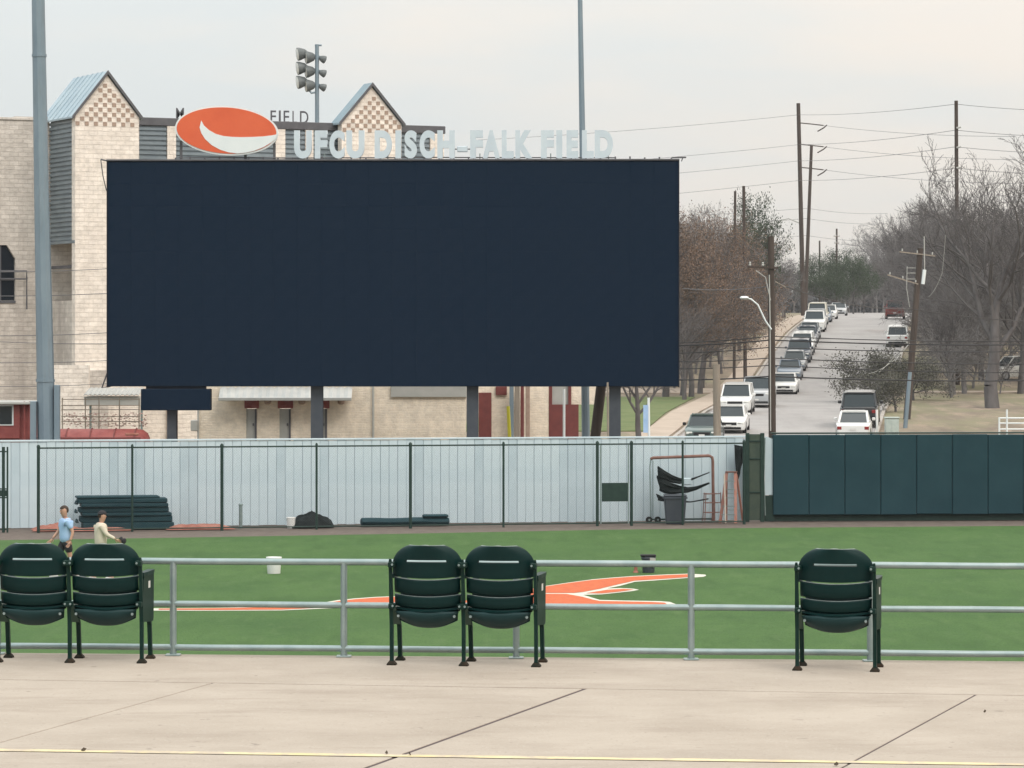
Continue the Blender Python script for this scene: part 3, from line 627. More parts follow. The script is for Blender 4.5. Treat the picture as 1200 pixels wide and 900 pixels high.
b_ = MB(); b_.bbox(vx(794.7), vx(795.9), -.03, 1.5, vz(453.6), vz(187.6), .01); BL(b_, 'edge_trim', M['cabinet'], vb)
b_ = MB(); b_.bbox(vx(124), vx(796), -.06, 1.55, vz(188.4), vz(186.4), .01); BL(b_, 'top_trim', M['trim_dark'], vb)
b_ = MB(); b_.bbox(vx(164.5), vx(246), -.02, .6, vz(481), vz(456), .02); BL(b_, 'auxiliary_panel', M['screen'], vb)
b_ = MB(); b_.box(vx(170), vx(240), .1, .5, vz(456), vz(453)); BL(b_, 'bracket', M['cabinet'], vb)
for a, b in ((193.5,204),(363,377),(546.5,560),(714,727.5)):
    b_ = MB(); x0, x1 = vx(a), vx(b); y0 = .45; t = .03
    b_.box(x0,x1,y0,y0+t,-.2,vz(453)); b_.box(x0,x1,y0+.4,y0+.4+t,-.2,vz(453)); b_.box((x0+x1)/2-.03,(x0+x1)/2+.03,y0+t,y0+.4,-.2,vz(453))
    b_.box(x0,x0+.02,y0+t,y0+.4,-.2,vz(453)); BL(b_, 'column', M['column'], vb)
# catwalk fittings on top and guy brackets
for i in range(34):
    px = 205+i*17.2
    if px > 790: break
    b_ = MB(); b_.box(vx(px)-.03, vx(px)+.03, .05, .12, vz(186.3), vz(186.3)+random.uniform(.04,.11)); BL(b_, 'stud', M['trim_dark'], vb)
b_ = MB(); b_.tube([(vx(205),.1,vz(184.6)),(vx(350),.1,vz(184.9)),(vx(520),.1,vz(184.4)),(vx(720),.1,vz(184.9))], .022, 6); BL(b_, 'conduit', M['trim_dark'], vb)
b_ = MB(); b_.tube([(vx(786),.2,vz(186.4)),(vx(788),.2,vz(184.6)),(vx(804),.2,vz(184.4))], .03, 6); b_.tube([(vx(800),.2,vz(185.2)),(vx(798.5),.2,vz(189))], .02, 6); BL(b_, 'antenna', M['trim_dark'], vb)
b_ = MB(); b_.tube([(vx(116),.3,vz(186)),(vx(125),.3,vz(188))], .03, 6); b_.tube([(vx(116),.3,vz(186)),(vx(118.5),.3,vz(205)),(vx(122.5),.3,vz(222)),(vx(125),.3,vz(226))], .02, 6); BL(b_, 'side_bracket', M['trim_dark'], vb)
b_ = MB(); b_.tube([(vx(125),.6,vz(430)),(vx(116),.6,vz(455)),(vx(126),.6,vz(453))], .03, 6); BL(b_, 'side_brace', M['trim_dark'], vb)

# lettering standing on the board
dg = None
def glyph(ch, x0, x1, z0, z1, depth, bold, m):
    cu = bpy.data.curves.new('glyph', 'FONT'); cu.body = ch; cu.size = 1.0; cu.offset = bold; cu.extrude = .5; cu.resolution_u = 6
    o = bpy.data.objects.new('glyph', cu); COL.objects.link(o)
    dgr = bpy.context.evaluated_depsgraph_get(); dgr.update()
    me = bpy.data.meshes.new_from_object(o.evaluated_get(dgr)); bpy.data.objects.remove(o); bpy.data.curves.remove(cu)
    xs_ = [v.co.x for v in me.vertices]; ys_ = [v.co.y for v in me.vertices]
    a, b, c_, d_ = min(xs_), max(xs_), min(ys_), max(ys_)
    for v in me.vertices:
        x, y, z = v.co
        v.co = (x0+(x-a)/(b-a)*(x1-x0), -z*depth, z0+(y-c_)/(d_-c_)*(z1-z0))
    me.materials.clear(); me.materials.append(m); me.name = 'letter'
    bm = bmesh.new(); bm.from_mesh(me); bmesh.ops.recalc_face_normals(bm, faces=bm.faces[:]); bm.to_mesh(me); bm.free()
    return me
sg = thing('rooftop_lettering', 'pale UFCU DISCH-FALK FIELD letters standing on the video board', 'sign', (bc, BD+.15, wz(186.4)), ang)
LT = [('U',344.4,365),('F',368.7,383.3),('C',385.8,403.6),('U',405.8,426.8),('D',439,459.2),('I',463.3,470),('S',474,488.6),('C',491.6,509.4),('H',512.5,533),
      ('F',551,566),('A',565.8,586),('L',588,602),('K',604,624),('F',634,649.2),('I',652,659),('E',664,677.8),('L',682,696),('D',697,718.4)]
z0, z1 = wz(185.6)-wz(186.4), wz(152.6)-wz(186.4)
for ch, a, b in LT:
    part('letter', glyph(ch, vx(a), vx(b), z0, z1, .22, .060 if ch not in 'I' else .05, M['letter']), sg)
b_ = MB(); b_.bbox(vx(535.7), vx(548), -.11, .11, wz(178)-wz(186.4), wz(171.2)-wz(186.4), .02); BL(b_, 'hyphen', M['letter'], sg)
b_ = MB(); b_.beam((vx(532),0,wz(174.6)-wz(186.4)),(vx(552),0,wz(174.6)-wz(186.4)),.03,.04); BL(b_, 'bracket', M['trim_dark'], sg)
for ch, a, b in LT:
    for q in (.25,.75):
        b_ = MB(); x = vx(a+(b-a)*q); b_.box(x-.02,x+.02,.10,.16,-.05,.22); BL(b_, 'strut', M['galv'], sg)
# oval sign
OC = Vector((wx(265.5), BD+.1, wz(153)))
ov = thing('oval_sign', 'orange oval sign with pale swoosh on top of the video board', 'sign', (OC.x, OC.y, wz(186.4)))
def ell(rx, rz, n=64): return [(rx*math.cos(2*math.pi*i/n), rz*math.sin(2*math.pi*i/n)) for i in range(n)]
rx, rz = 60.5/S(BD), 29/S(BD); cz = OC.z-wz(186.4); tilt = R(3.5)
def rot(x, z): return (x*math.cos(tilt)+z*math.sin(tilt), -x*math.sin(tilt)+z*math.cos(tilt))
b_ = MB(); b_.prism([(*rot(x, z),)[0:1]+(-.12,)+(cz+rot(x, z)[1],) for x, z in ell(rx, rz)], (0,.24,0)); BL(b_, 'rim', M['sign_white'], ov)
b_ = MB(); b_.prism([(rot(x,z)[0], -.145, cz+rot(x,z)[1]) for x, z in ell(rx-.065, rz-.065)], (0,.024,0)); BL(b_, 'face', M['sign_orange'], ov)
def spx(px, py): return ((px-265.5)/S(BD), -.157, cz+(153-py)/S(BD))
upper = [(236,141),(239,147),(245,152.5),(253,157),(262,159.5),(272,160.5),(283,160.8),(295,160.6),(308,160),(318,158.8),(324.5,157.5)]
lower = [(323,162.5),(318,167),(309,172.5),(298,176.8),(288,179),(278,179.8),(268,178.6),(258,175.5),(248,170),(240.5,163),(236,156),(234,149.5)]
b_ = MB(); b_.prism([spx(*p) for p in upper+lower], (0,.01,0)); BL(b_, 'swoosh', M['sign_white'], ov)
for px in (211.5, 287, 321):
    b_ = MB(); b_.box((px-265.5)/S(BD)-.05,(px-265.5)/S(BD)+.05,.13,.2,-.02,(186.4-(165 if px<300 else 168))/S(BD)); BL(b_, 'leg', M['trim_dark'], ov)

# ------------------------------------------------------------------ tall steel poles
def steel_pole(label, pts, ws, d, n=8, joints=()):
    top, bot = W(*pts[0], d), W(*pts[-1], d); base = Vector((bot.x, d, TZ(d)))
    t_ = thing('light_pole', label, 'pole', base)
    b_ = MB(); P_ = [W(x, y, d) for x, y in pts]
    P_ = [P_[0]+(P_[0]-P_[1])*.35]+P_+[Vector((P_[-1].x+.02, d, TZ(d)-.1))]
    rr = [ws[0]*.97]+list(ws)+[ws[-1]]
    b_.tube(P_, [r/2/S(d) for r in rr], n); B(b_, 'shaft', M['polesteel'], t_)
    for (x, y, wd) in joints:
        p = W(x, y, d); b_ = MB(); b_.tube([p-Vector((0,0,.05)), p+Vector((0,0,.05))], wd/2/S(d)*1.05, n); B(b_, 'sleeve', M['polesteel'], t_)
    return t_
lp = steel_pole('thick tapered grey steel pole at the left before the cream building', [(44.8,0),(48.7,225),(53.2,440),(54.5,512)], (15.2,17.4,20.5,21.5), 122, 10, ((46,65,16.6),(53.2,446,21.3)))
for a, b, y in ((36.5,43.5,470),(64.5,71,451)):
    b_ = MB(); x0, x1 = wx(a,122), wx(b,122); b_.bbox(x0, x1, 121.7, 121.95, TZ(122)-.05, wz(y,122), .015); B(b_, 'base_box', M['polesteel'], lp)
steel_pole('slim grey steel pole rising behind the right half of the lettering', [(679.8,0),(682.8,180),(685.8,455),(686.5,505)], (5.6,7.4,9.4,9.8), 134, 10)
# floodlight mast on the far building
FD = 170.0
fm = thing('floodlight_mast', 'floodlight mast with three lamp tiers behind the orange oval sign', 'mast', (wx(371.5,FD), FD, TZ(FD)))
b_ = MB(); b_.tube([(wx(372,FD),FD,TZ(FD)-.1),(wx(371.5,FD),FD,wz(52,FD))], [.14,.10], 10); B(b_, 'pole', M['polesteel'], fm, True)
b_ = MB(); b_.tube([(wx(369,FD),FD,wz(53,FD)),(wx(377,FD),FD,wz(53,FD))], .05, 8); B(b_, 'top_arm', M['polesteel'], fm, True)
for y in (64,80.5,97):
    b_ = MB(); b_.beam(W(357,y,FD),W(379,y+3,FD),.09,.09); B(b_, 'crossarm', M['polesteel'], fm)
    for k, (px, dy, s2) in enumerate(((353.5,-1,1.0),(363,3,.95),(378,5,.6))):
        c = W(px, y+dy, FD); b_ = MB()
        ax = Vector((-.85,-.25,-.12)).normalized() if k < 2 else Vector((.8,.4,-.3)).normalized()
        q = [c - ax*.30*s2, c-ax*.18*s2, c+ax*.10*s2, c+ax*.22*s2]
        b_.tube(q, [.10*s2,.22*s2,.32*s2,.33*s2], 14); lmp = B(b_, 'lamp_housing', M['lamp_dark'], fm, True)
        b_ = MB(); b_.tube([c+ax*.222*s2, c+ax*.23*s2], [.30*s2,.28*s2], 14); B(b_, 'lens', M['lampglass'], lmp, True)
b_ = MB(); b_.tube([W(371,108,FD),W(365,109,FD),W(361.5,105,FD)], .05, 8); B(b_, 'bracket', M['polesteel'], fm, True)

# ------------------------------------------------------------------ cream block building with gabled towers
AB = R(26); BX, BY = (88-600)/FPX*150.0, 150.0; BZ = TZ(150)
bd = thing('stadium_building', 'cream block building with two chequered gable towers and blue metal siding', 'building', (BX, BY, BZ), AB)
cB, sB = math.cos(AB), math.sin(AB)
def bx(px, yl):
    k = (px-600)/FPX; return (k*BY + k*yl*cB - BX + yl*sB)/(cB - k*sB)
def bz(py, x, yl): return EYE + (HY-py)/FPX*(BY + x*sB + yl*cB) - BZ
def siding(name, x0, x1, z0, z1, y, m, axis='x', xfix=0, pitch=.2):
    """horizontally ribbed metal sheet"""
    b_ = MB(); n_ = max(2, int((z1-z0)/pitch)); p_ = (z1-z0)/n_; prof_ = []
    for i in range(n_):
        z = z0+i*p_; prof_ += [(0, z), (.07, z+.08*p_), (.07, z+.62*p_), (.0, z+.74*p_)]
    prof_.append((0, z1))
    vs = []; fs = []
    for o_, z in prof_:
        if axis == 'x': vs += [(x0, y-o_, z), (x1, y-o_, z)]
        else: vs += [(xfix-o_, x0, z), (xfix-o_, x1, z)]
    for i in range(len(prof_)-1): fs.append((2*i, 2*i+1, 2*i+3, 2*i+2))
    b_.add(vs, fs); return BL(b_, name, m, bd)
def tower(pxl, pxr, apx, apy, eavl, eavr, yl, depth, ridge, cell):
    x0, x1 = bx(pxl, yl), bx(pxr, yl); xa = (x0+x1)/2
    ze = (bz(eavl, x0, yl)+bz(eavr, x1, yl))/2; za = bz(apy, xa, yl)
    b_ = MB(); b_.box(x0, x1, yl, yl+.45, -.2, ze); BL(b_, 'tower_front', M['block'], bd)
    b_ = MB(); b_.prism([(x0,yl,ze+.002),(x1,yl,ze+.002),(xa,yl,za)], (0,ridge,0)); gb = BL(b_, 'gable', M['block'], bd)
    # chequer of brown bricks, each proud of the gable
    bs = MB(); bs.box(-cell*.42, cell*.42, -.02, .02, -cell*.40, cell*.40); bme = bs.mesh('brick', M['brick_dark'])
    nx = int((x1-x0)/cell); r = 0; z = ze-cell*1.5
    while z < za-cell*.6:
        for i in range(nx):
            x = x0+cell/2+i*cell+((x1-x0)-nx*cell)/2
            if (i+r) % 2: continue
            hw = (x1-x0)/2*(za-(z+cell*.7))/(za-ze) if z > ze-cell*.6 else (x1-x0)/2
            if abs(x-xa)+cell*.38 > hw: continue
            part('brick', bme, gb, (x, yl, z))
        z += cell; r += 1
    # roof: two standing-seam sheets with overhang and a dark barge edge
    ov_ = .16; ln = ridge
    for sgn in (-1, 1):
        e = Vector((xa+sgn*((x1-x0)/2+ov_), 0, ze-ov_*(za-ze)/((x1-x0)/2))); a = Vector((xa, 0, za+.10)); e.z += .10
        b_ = MB(); b_.prism([(e.x,yl-.08,e.z),(a.x,yl-.08,a.z),(a.x,yl-.08,a.z+.08),(e.x,yl-.08,e.z+.08)], (0,ln+.3,0)); rf = BL(b_, 'roof', M['roofmetal'], bd)
        b_ = MB(); b_.prism([(e.x,yl-.13,e.z-.06),(a.x,yl-.13,a.z-.06),(a.x,yl-.13,a.z+.11),(e.x,yl-.13,e.z+.11)], (0,.045,0)); BL(b_, 'barge_board', M['trim_dark'], rf)
        for k in range(1, 7):
            y = yl-.08+(ln+.3)*k/7; b_ = MB(); b_.beam((e.x,y,e.z+.09),(a.x,y,a.z+.09),.025,.05); BL(b_, 'seam', M['roofmetal'], rf)
    return x0, x1, ze, za
x0, x1, ze, za = tower(88, 163, 124, 88, 136, 138, 0.0, 3.4, 4.4, .212)
# left flank: siding above, open recess and block below
zs = bz(281, 0, 0)
siding('siding', .05, 3.67, zs, ze-.05, 0, M['siding'], 'y', x0+.10, .205)
b_ = MB(); b_.bbox(x0-.02, x0+.10, 0.02, 3.67, zs-.14, zs-.01, .01); BL(b_, 'drip_edge', M['siding'], bd)
b_ = MB(); b_.box(x0+1.4, x0+1.7, .46, 3.7, -.2, zs); BL(b_, 'flank_wall', M['block'], bd)
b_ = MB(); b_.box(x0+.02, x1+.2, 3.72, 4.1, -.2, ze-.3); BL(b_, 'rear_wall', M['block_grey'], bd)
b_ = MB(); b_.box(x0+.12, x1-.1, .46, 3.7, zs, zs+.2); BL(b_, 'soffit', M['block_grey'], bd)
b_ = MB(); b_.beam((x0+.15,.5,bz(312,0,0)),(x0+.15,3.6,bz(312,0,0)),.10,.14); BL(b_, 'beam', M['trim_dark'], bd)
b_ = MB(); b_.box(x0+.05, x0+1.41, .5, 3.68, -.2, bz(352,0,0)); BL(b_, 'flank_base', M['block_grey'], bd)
# left wing
yw = 3.70; xl0, xl1 = bx(-30, yw), bx(57.5, yw)+.02
zt = bz(137.5, xl1, yw)
wx0, wx1 = bx(-16, yw), bx(18, yw); wz0, wz1, wza = bz(352, wx0, yw), bz(303, wx0, yw), bz(287, wx0, yw)
b_ = MB(); b_.box(xl0, wx0, yw, yw+.5, -.2, zt-.16); b_.box(wx1, xl1, yw, yw+.5, -.2, zt); b_.box(wx0, wx1, yw, yw+.5, -.2, wz0)
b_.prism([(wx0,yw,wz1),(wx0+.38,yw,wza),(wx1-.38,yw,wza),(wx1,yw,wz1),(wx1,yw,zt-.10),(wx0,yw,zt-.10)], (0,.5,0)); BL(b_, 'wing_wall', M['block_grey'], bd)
b_ = MB(); b_.box(wx0-.1, wx1+.1, yw+.16, yw+.22, wz0-.1, wza+.1); wn_ = BL(b_, 'window', M['glass_dark'], bd)
b_ = MB(); b_.box(wx0, wx1, yw-.05, yw+.02, wz0-.12, wz0-.005); BL(b_, 'sill', M['trim_dark'], wn_)
b_ = MB(); b_.box((wx0+wx1)/2-.04, (wx0+wx1)/2+.04, yw+.09, yw+.17, wz0, wza); b_.box(wx0, wx1, yw+.09, yw+.155, (wz0+wz1)/2-.03, (wz0+wz1)/2+.03); BL(b_, 'frame', M['trim_dark'], wn_)
b_ = MB(); b_.tube([(wx0-.2,yw-.25,wz1-.9),(wx1+.45,yw-.25,wz1-.9),(wx1+.45,yw-.25,wz0-.4)], .04, 6); b_.tube([(wx0-.2,yw-.25,wz1-.55),(wx1+.45,yw-.25,wz1-.55),(wx1+.45,yw-.25,wz1-.9)], .04, 6); BL(b_, 'balcony_rail', M['trim_dark'], bd, True)
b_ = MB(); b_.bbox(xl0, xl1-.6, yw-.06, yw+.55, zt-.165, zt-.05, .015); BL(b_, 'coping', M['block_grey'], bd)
# lower cream return and small flat roof at the foot of tower
b_ = MB(); b_.box(bx(103,-.9), bx(127,-.9), -.9, -.02, -.2, bz(434,0,-.9)); BL(b_, 'utility_box', M['block_grey'], bd)
# main facade between and beyond the towers
ym = 2.7; xm0, xm1 = x1-.3, bx(520, ym)
def ztop(x): return bz(139, x1, ym)
zp = bz(139, bx(165,ym), ym); zlow = bz(230, 0, ym)
b_ = MB(); b_.box(xm0, xm1, ym+.08, ym+.5, -.2, zp-.02); BL(b_, 'main_wall', M['block'], bd)
b_ = MB(); b_.bbox(xm0, xm1+.05, ym-.10, ym+.55, zp-.30, zp+.06, .02); BL(b_, 'parapet', M['trim_dark'], bd)
def fpx(a, b): return bx(a, ym), bx(b, ym)
for a, b in ((163,195),(206,322),(334,357),(367,401),(469,503)):
    xa_, xb_ = fpx(a, b); siding('siding', xa_, xb_, zlow, zp-.31, ym+.04, M['siding'], pitch=.205)
for a, b in ((195.4,205.6),(322.4,333.6),(357.4,366.6),(503.5,519.5)):
    xa_, xb_ = fpx(a, b); b_ = MB(); b_.box(xa_, xb_, ym-.08, ym+.07, -.2, zp-.305); BL(b_, 'pier', M['block'], bd)
tower(400.5, 470.5, 436, 102, 143, 147, 1.9, 1.2, .75, .212)
xe = bx(520, ym); b_ = MB(); b_.box(xe-.3, xe-.02, ym+.51, ym+8, -.2, zp-.3); BL(b_, 'end_wall', M['block'], bd)
# roof letters of the field beyond
RD = 158.0
rl2 = thing('roof_letters', 'small dark letters M and FIELD on the building parapet behind the oval', 'sign', (wx(265,RD), RD, wz(143,RD)))
for ch, a, b, t_, bt_ in (('M',206.4,215.6,126.5,139),('F',317,323.4,129.5,143.5),('I',326.8,329,129.5,143.5),('E',332.4,339,129.7,143.8),('L',342.8,348,130,144),('D',351.6,361.4,130.2,144.4)):
    me = glyph(ch, wx(a,RD)-wx(265,RD), wx(b,RD)-wx(265,RD), wz(bt_,RD)-wz(143,RD)-.02, wz(t_,RD)-wz(143,RD), .12, .004, M['trim_dark'])
    part('letter', me, rl2)
# ------------------------------------------------------------------ low cream brick building under the board
LD = 141.0
def lx(px, d=LD): return (px-600)/FPX*d
def lz(py, d=LD): return EYE+(HY-py)/FPX*d
lb = thing('low_brick_building', 'low cream brick building with grey doors behind the board columns', 'building', (lx(400), LD, TZ(LD)))
b_ = MB(); b_.box(lx(232), lx(288.6), LD, LD+.4, TZ(LD)-.3, lz(446)); b_.box(lx(300.6), lx(327.5), LD, LD+.4, TZ(LD)-.3, lz(446)); b_.box(lx(340.5), lx(375.5), LD, LD+.4, TZ(LD)-.3, lz(446)); b_.box(lx(383), lx(546), LD, LD+.4, TZ(LD)-.3, lz(446))
for a, b in ((288.6,300.6),(327.5,340.5),(375.5,383)): b_.box(lx(a), lx(b), LD, LD+.4, lz(468), lz(446))
B(b_, 'wall', M['brick_cream'], lb)
for a, b in ((288.6,300.6),(327.5,340.5),(375.5,383)):
    b_ = MB(); b_.box(lx(a), lx(b), LD+.04, LD+.08, TZ(LD)-.3, lz(479)); dr = B(b_, 'door', M['doorgrey'], lb)
    b_ = MB(); b_.box(lx(b)-.16, lx(b)-.10, LD-.02, LD+.04, lz(499), lz(496)); B(b_, 'handle', M['trim_dark'], dr)
    b_ = MB(); b_.box(lx(b)-.07, lx(b)+.01, LD-.03, LD+.035, TZ(LD)-.3, lz(479)); B(b_, 'frame', M['trim_dark'], dr)
    b_ = MB(); b_.box(lx(a-2), lx(b+3), LD-.07, LD-.01, lz(478.5), lz(467)); B(b_, 'transom_panel', M['red'], lb)
for px in (314,354,400):
    b_ = MB(); b_.lathe([(.06,0),(.14,.05),(.15,.18),(.08,.26)], (lx(px), LD-.13, lz(474)), 10); B(b_, 'wall_lamp', M['brick_dark'], lb, True)
# awning of ribbed sheet
b_ = MB(); xa_, xb_ = lx(258), lx(413); n_ = 34
vs=[]; fs=[]
for i in range(n_+1):
    x = xa_+(xb_-xa_)*i/n_; dz = .05*(i % 2)
    vs += [(x, LD-.8, lz(467.5,LD-.8)+dz), (x, LD+.6, lz(452)+.25+dz)]
for i in range(n_): fs.append((2*i,2*i+1,2*i+3,2*i+2))
b_.add(vs, fs); B(b_, 'awning', M['awning'], lb).modifiers.new('t','SOLIDIFY').thickness = .03
b_ = MB(); b_.bbox(xa_, xb_, LD-.87, LD-.8, lz(469.5,LD-.8), lz(466,LD-.8), .01); B(b_, 'fascia', M['awning'], lb)
b_ = MB(); b_.bbox(lx(458), lx(547), LD-.12, LD-.01, lz(465.5), lz(452), .02); B(b_, 'grey_band', M['doorgrey'], lb)
b_ = MB(); b_.tube([(lx(437.5),LD-.1,TZ(LD)),(lx(437.5),LD-.1,lz(447))], .045, 8); B(b_, 'downpipe', M['doorgrey'], lb, True)
b_ = MB(); b_.tube([(lx(232.5),LD-.1,TZ(LD)),(lx(232.5),LD-.1,lz(465))], .04, 8); B(b_, 'downpipe', M['doorgrey'], lb, True)
b_ = MB(); b_.bbox(lx(224), lx(232), LD-.25, LD-.01, lz(505), lz(492), .03); B(b_, 'meter_box', M['doorgrey'], lb)
b_ = MB(); b_.tube([(lx(215),LD-3,TZ(LD)),(lx(215),LD-3,lz(478))], .06, 8); pi_ = thing('slim_post', 'slim brown post beside the first board column', 'post', (lx(215), LD-3, TZ(LD))); B(b_, 'shaft', M['wood'], pi_, True)
# right-hand wing with maroon panel, pillars and window
rw = thing('brick_annex', 'cream brick annex with maroon panels between the right board columns', 'building', (lx(600), LD+1, TZ(LD)))
RW = LD+1
b_ = MB(); b_.box(lx(561,RW), lx(643,RW), RW, RW+.4, TZ(RW)-.3, lz(440,RW)); B(b_, 'wall', M['brick_cream'], rw)
b_ = MB(); b_.bbox(lx(561,RW), lx(576,RW), RW-.1, RW-.01, TZ(RW)-.2, lz(460,RW), .015); B(b_, 'maroon_panel', M['maroon'], rw)
b_ = MB(); b_.bbox(lx(581,RW), lx(594,RW), RW-.12, RW-.01, lz(463,RW), lz(453,RW), .015); B(b_, 'maroon_sign', M['maroon'], rw)
for a, b, m_ in ((597,602,'polesteel'),(603,609,'wood_grey'),(610,614,'maroon'),(616,621,'brick_dark')):
    b_ = MB(); b_.bbox(lx(a,RW-.6), lx(b,RW-.6), RW-.7, RW-.5, TZ(RW)-.2, lz(448,RW-.6), .02); B(b_, 'pillar', M[m_], rw)
b_ = MB(); b_.box(lx(643.2,RW), lx(678,RW), RW-.02, RW+.35, TZ(RW)-.3, lz(474,RW)); B(b_, 'maroon_wall', M['maroon'], rw)
for a, b in ((643.2,647),(666,669.5)):
    b_ = MB(); b_.box(lx(a,RW), lx(b,RW), RW-.02, RW+.2, lz(473.9,RW), lz(440,RW)); B(b_, 'frame_post', M['maroon'], rw)
b_ = MB(); b_.box(lx(647,RW), lx(666,RW), RW+.08, RW+.12, lz(474,RW), lz(452,RW)); B(b_, 'window', M['doorgrey'], rw)
b_ = MB(); b_.box(lx(669.5,RW), lx(700,RW), RW+.06, RW+.3, lz(473.9,RW), lz(440,RW)); B(b_, 'side_wall', M['brick_cream'], rw)
def simple_post(name, label, cat, px0, py0, px1, py1, d, w0, w1, m, ground=True, n=10):
    top = W(px0, py0, d); bot = W(px1, py1, d)
    if ground: 
        k = (top.z-TZ(d)+.1)/(top.z-bot.z); bot = top+(bot-top)*k
    t_ = thing(name, label, cat, (bot.x, d, TZ(d))); b_ = MB(); b_.tube([bot, top], [w1/2/S(d), w0/2/S(d)], n); B(b_, 'shaft', m, t_, True); return t_
sl = simple_post('guy_sleeve_post', 'yellow-sleeved post before the cream annex', 'post', 595.5, 476, 597, 510, 136, 4, 4.5, M['hiviz'])
simple_post('white_post', 'thin white post before the maroon annex wall', 'post', 661, 456, 661, 510, 137, 3, 3, M['sign_white'])
simple_post('timber_pole', 'dark brown timber pole between grey pole and board column', 'pole', 705, 448, 698, 508, 131, 12, 12.5, M['wood'])
simple_post('slim_post', 'thin pale post touching the rightmost board column', 'post', 712, 448, 712.5, 508, 127, 2.4, 2.4, M['wood_grey'])
bn2 = thing('recycling_cart', 'teal-lidded cart right of the last board column', 'cart', (lx(738,150), 150, TZ(150)))
b_ = MB(); b_.loft([[(sx*w2, sy*w2, z_) for sx, sy in ((-1,-1),(1,-1),(1,1),(-1,1))] for w2, z_ in ((.26,0),(.34,1.05))]); BL(b_, 'body', M['doorgrey'], bn2)
b_ = MB(); b_.bbox(-.4,.4,-.42,.4,1.055,1.18,.04); BL(b_, 'lid', M['teal'], bn2)
for x in (-.25,.25):
    b_ = MB(); b_.tube([(x-.03,.3,.1),(x+.03,.3,.1)], .1, 12); BL(b_, 'wheel', M['rubber'], bn2)
bp_ = simple_post('banner_pole', 'white pole with narrow banner beside the grass strip', 'pole', 760, 466, 760.5, 512, 148, 3, 3, M['sign_white'])
b_ = MB(); p = W(757, 480, 148); b_.box(p.x-.12, p.x+.08, 147.9, 147.95, p.z-1.0, p.z+.2); B(b_, 'banner', M['shirt_blue'], bp_)
# red things at the left
KD = 127.0
kk = thing('red_kiosk', 'red kiosk with dark window at the left edge above the wall', 'kiosk', (lx(10,KD), KD, TZ(KD)))
b_ = MB(); b_.box(lx(-60,KD), lx(37,KD), KD, KD+2.5, TZ(KD)-.2, lz(474,KD)); B(b_, 'body', M['red'], kk)
b_ = MB(); b_.bbox(lx(-62,KD), lx(24,KD), KD-.12, KD-.005, lz(514,KD), lz(472,KD), .02); B(b_, 'front_panel', M['red'], kk)
b_ = MB(); b_.box(lx(-30,KD), lx(16.5,KD), KD-.16, KD-.125, lz(498.5,KD), lz(474.5,KD)); wf = B(b_, 'window_frame', M['sign_white'], kk)
b_ = MB(); b_.box(lx(-29,KD), lx(14.8,KD), KD-.18, KD-.162, lz(497,KD), lz(476,KD)); B(b_, 'pane', M['glass_dark'], wf)
for px in (30,36):
    b_ = MB(); b_.tube([(lx(px,KD),KD-.3,TZ(KD)),(lx(px,KD),KD-.3,lz(470,KD))], .03, 6); B(b_, 'pole', M['red'], kk, True)
b_ = MB(); b_.bbox(lx(-60,KD), lx(45,KD), KD-.5, KD+2.6, lz(473.8,KD), lz(470.5,KD), .02); B(b_, 'roof', M['doorgrey'], kk)
rt = thing('red_canopy', 'long low red canopy with rounded end behind the white wall', 'canopy', (lx(120,KD), KD, TZ(KD)))
b_ = MB(); prof_ = [(lx(40,KD), 1.0), (lx(160,KD), 1.0), (lx(168,KD), .93), (lx(173,KD), .72), (lx(175.5,KD), .4)]
b_.loft([[(x, KD+.9*k2*math.cos(a), lz(516,KD)-.4+ (lz(502.5,KD)-lz(516,KD)+.4)*(.35+.65*k2)*max(0,math.sin(a))) for a in [math.pi*i/12 for i in range(13)]] for x, k2 in prof_]); B(b_, 'cover', M['red'], rt, True)
for px in (60,110,160):
    b_ = MB(); b_.tube([(lx(px,KD),KD,TZ(KD)),(lx(px,KD),KD,lz(514,KD))], .04, 6); B(b_, 'leg', M['galv'], rt, True)
for px in (52,80,108,136,160):
    b_ = MB(); b_.tube([(lx(px,KD),KD+.93*math.cos(a),lz(516,KD)-.4+(lz(502.5,KD)-lz(516,KD)+.42)*math.sin(a)) for a in [math.pi*i/10 for i in range(11)]], .025, 6); B(b_, 'hoop', M['maroon'], rt, True)
b_ = MB(); b_.bbox(lx(38,KD), lx(168,KD), KD-.98, KD-.93, lz(514.5,KD), lz(511.5,KD), .01); B(b_, 'valance', M['maroon'], rt)
b_ = MB(); b_.bbox(lx(150,KD), lx(166,KD), KD-.99, KD-.9, lz(509.5,KD), lz(506.5,KD), .02); B(b_, 'badge', M['red_clay'], rt)
hr = thing('hand_railing', 'thin metal handrails with netting above the red canopy', 'railing', (lx(115,136), 136, TZ(136)))
for y in (468,475,480,488,494):
    b_ = MB(); b_.tube([W(72,y,136),W(164,y,136)], .018, 6); B(b_, 'rail', M['wood_grey'], hr, True)
for px in (73,100,116,140,163):
    b_ = MB(); b_.tube([(lx(px,136),136,TZ(136)),W(px,466,136)], .025, 6); B(b_, 'post', M['wood_grey'], hr, True)
b_ = MB(); rnd = random.Random(5)
for i in range(420):
    x = rnd.uniform(75,172); y = rnd.uniform(484,500); p = W(x,y,136.3); s2 = rnd.uniform(.015,.05)
    b_.add([p+Vector((-s2,rnd.uniform(-.05,.05),-s2*.4)), p+Vector((s2,rnd.uniform(-.05,.05),-s2*.4)), p+Vector((s2*.7,0,s2*.5)), p+Vector((-s2*.6,0,s2*.5))], [(0,1,2,3)])
o = B(b_, 'bunting', M['bunting'], hr); o['kind'] = 'stuff'
wa = thing('awning_shed', 'small grey ribbed awning at the foot of the tower left of the board', 'awning', (lx(133,146), 145, TZ(145)))
b_ = MB(); vs=[]; fs=[]
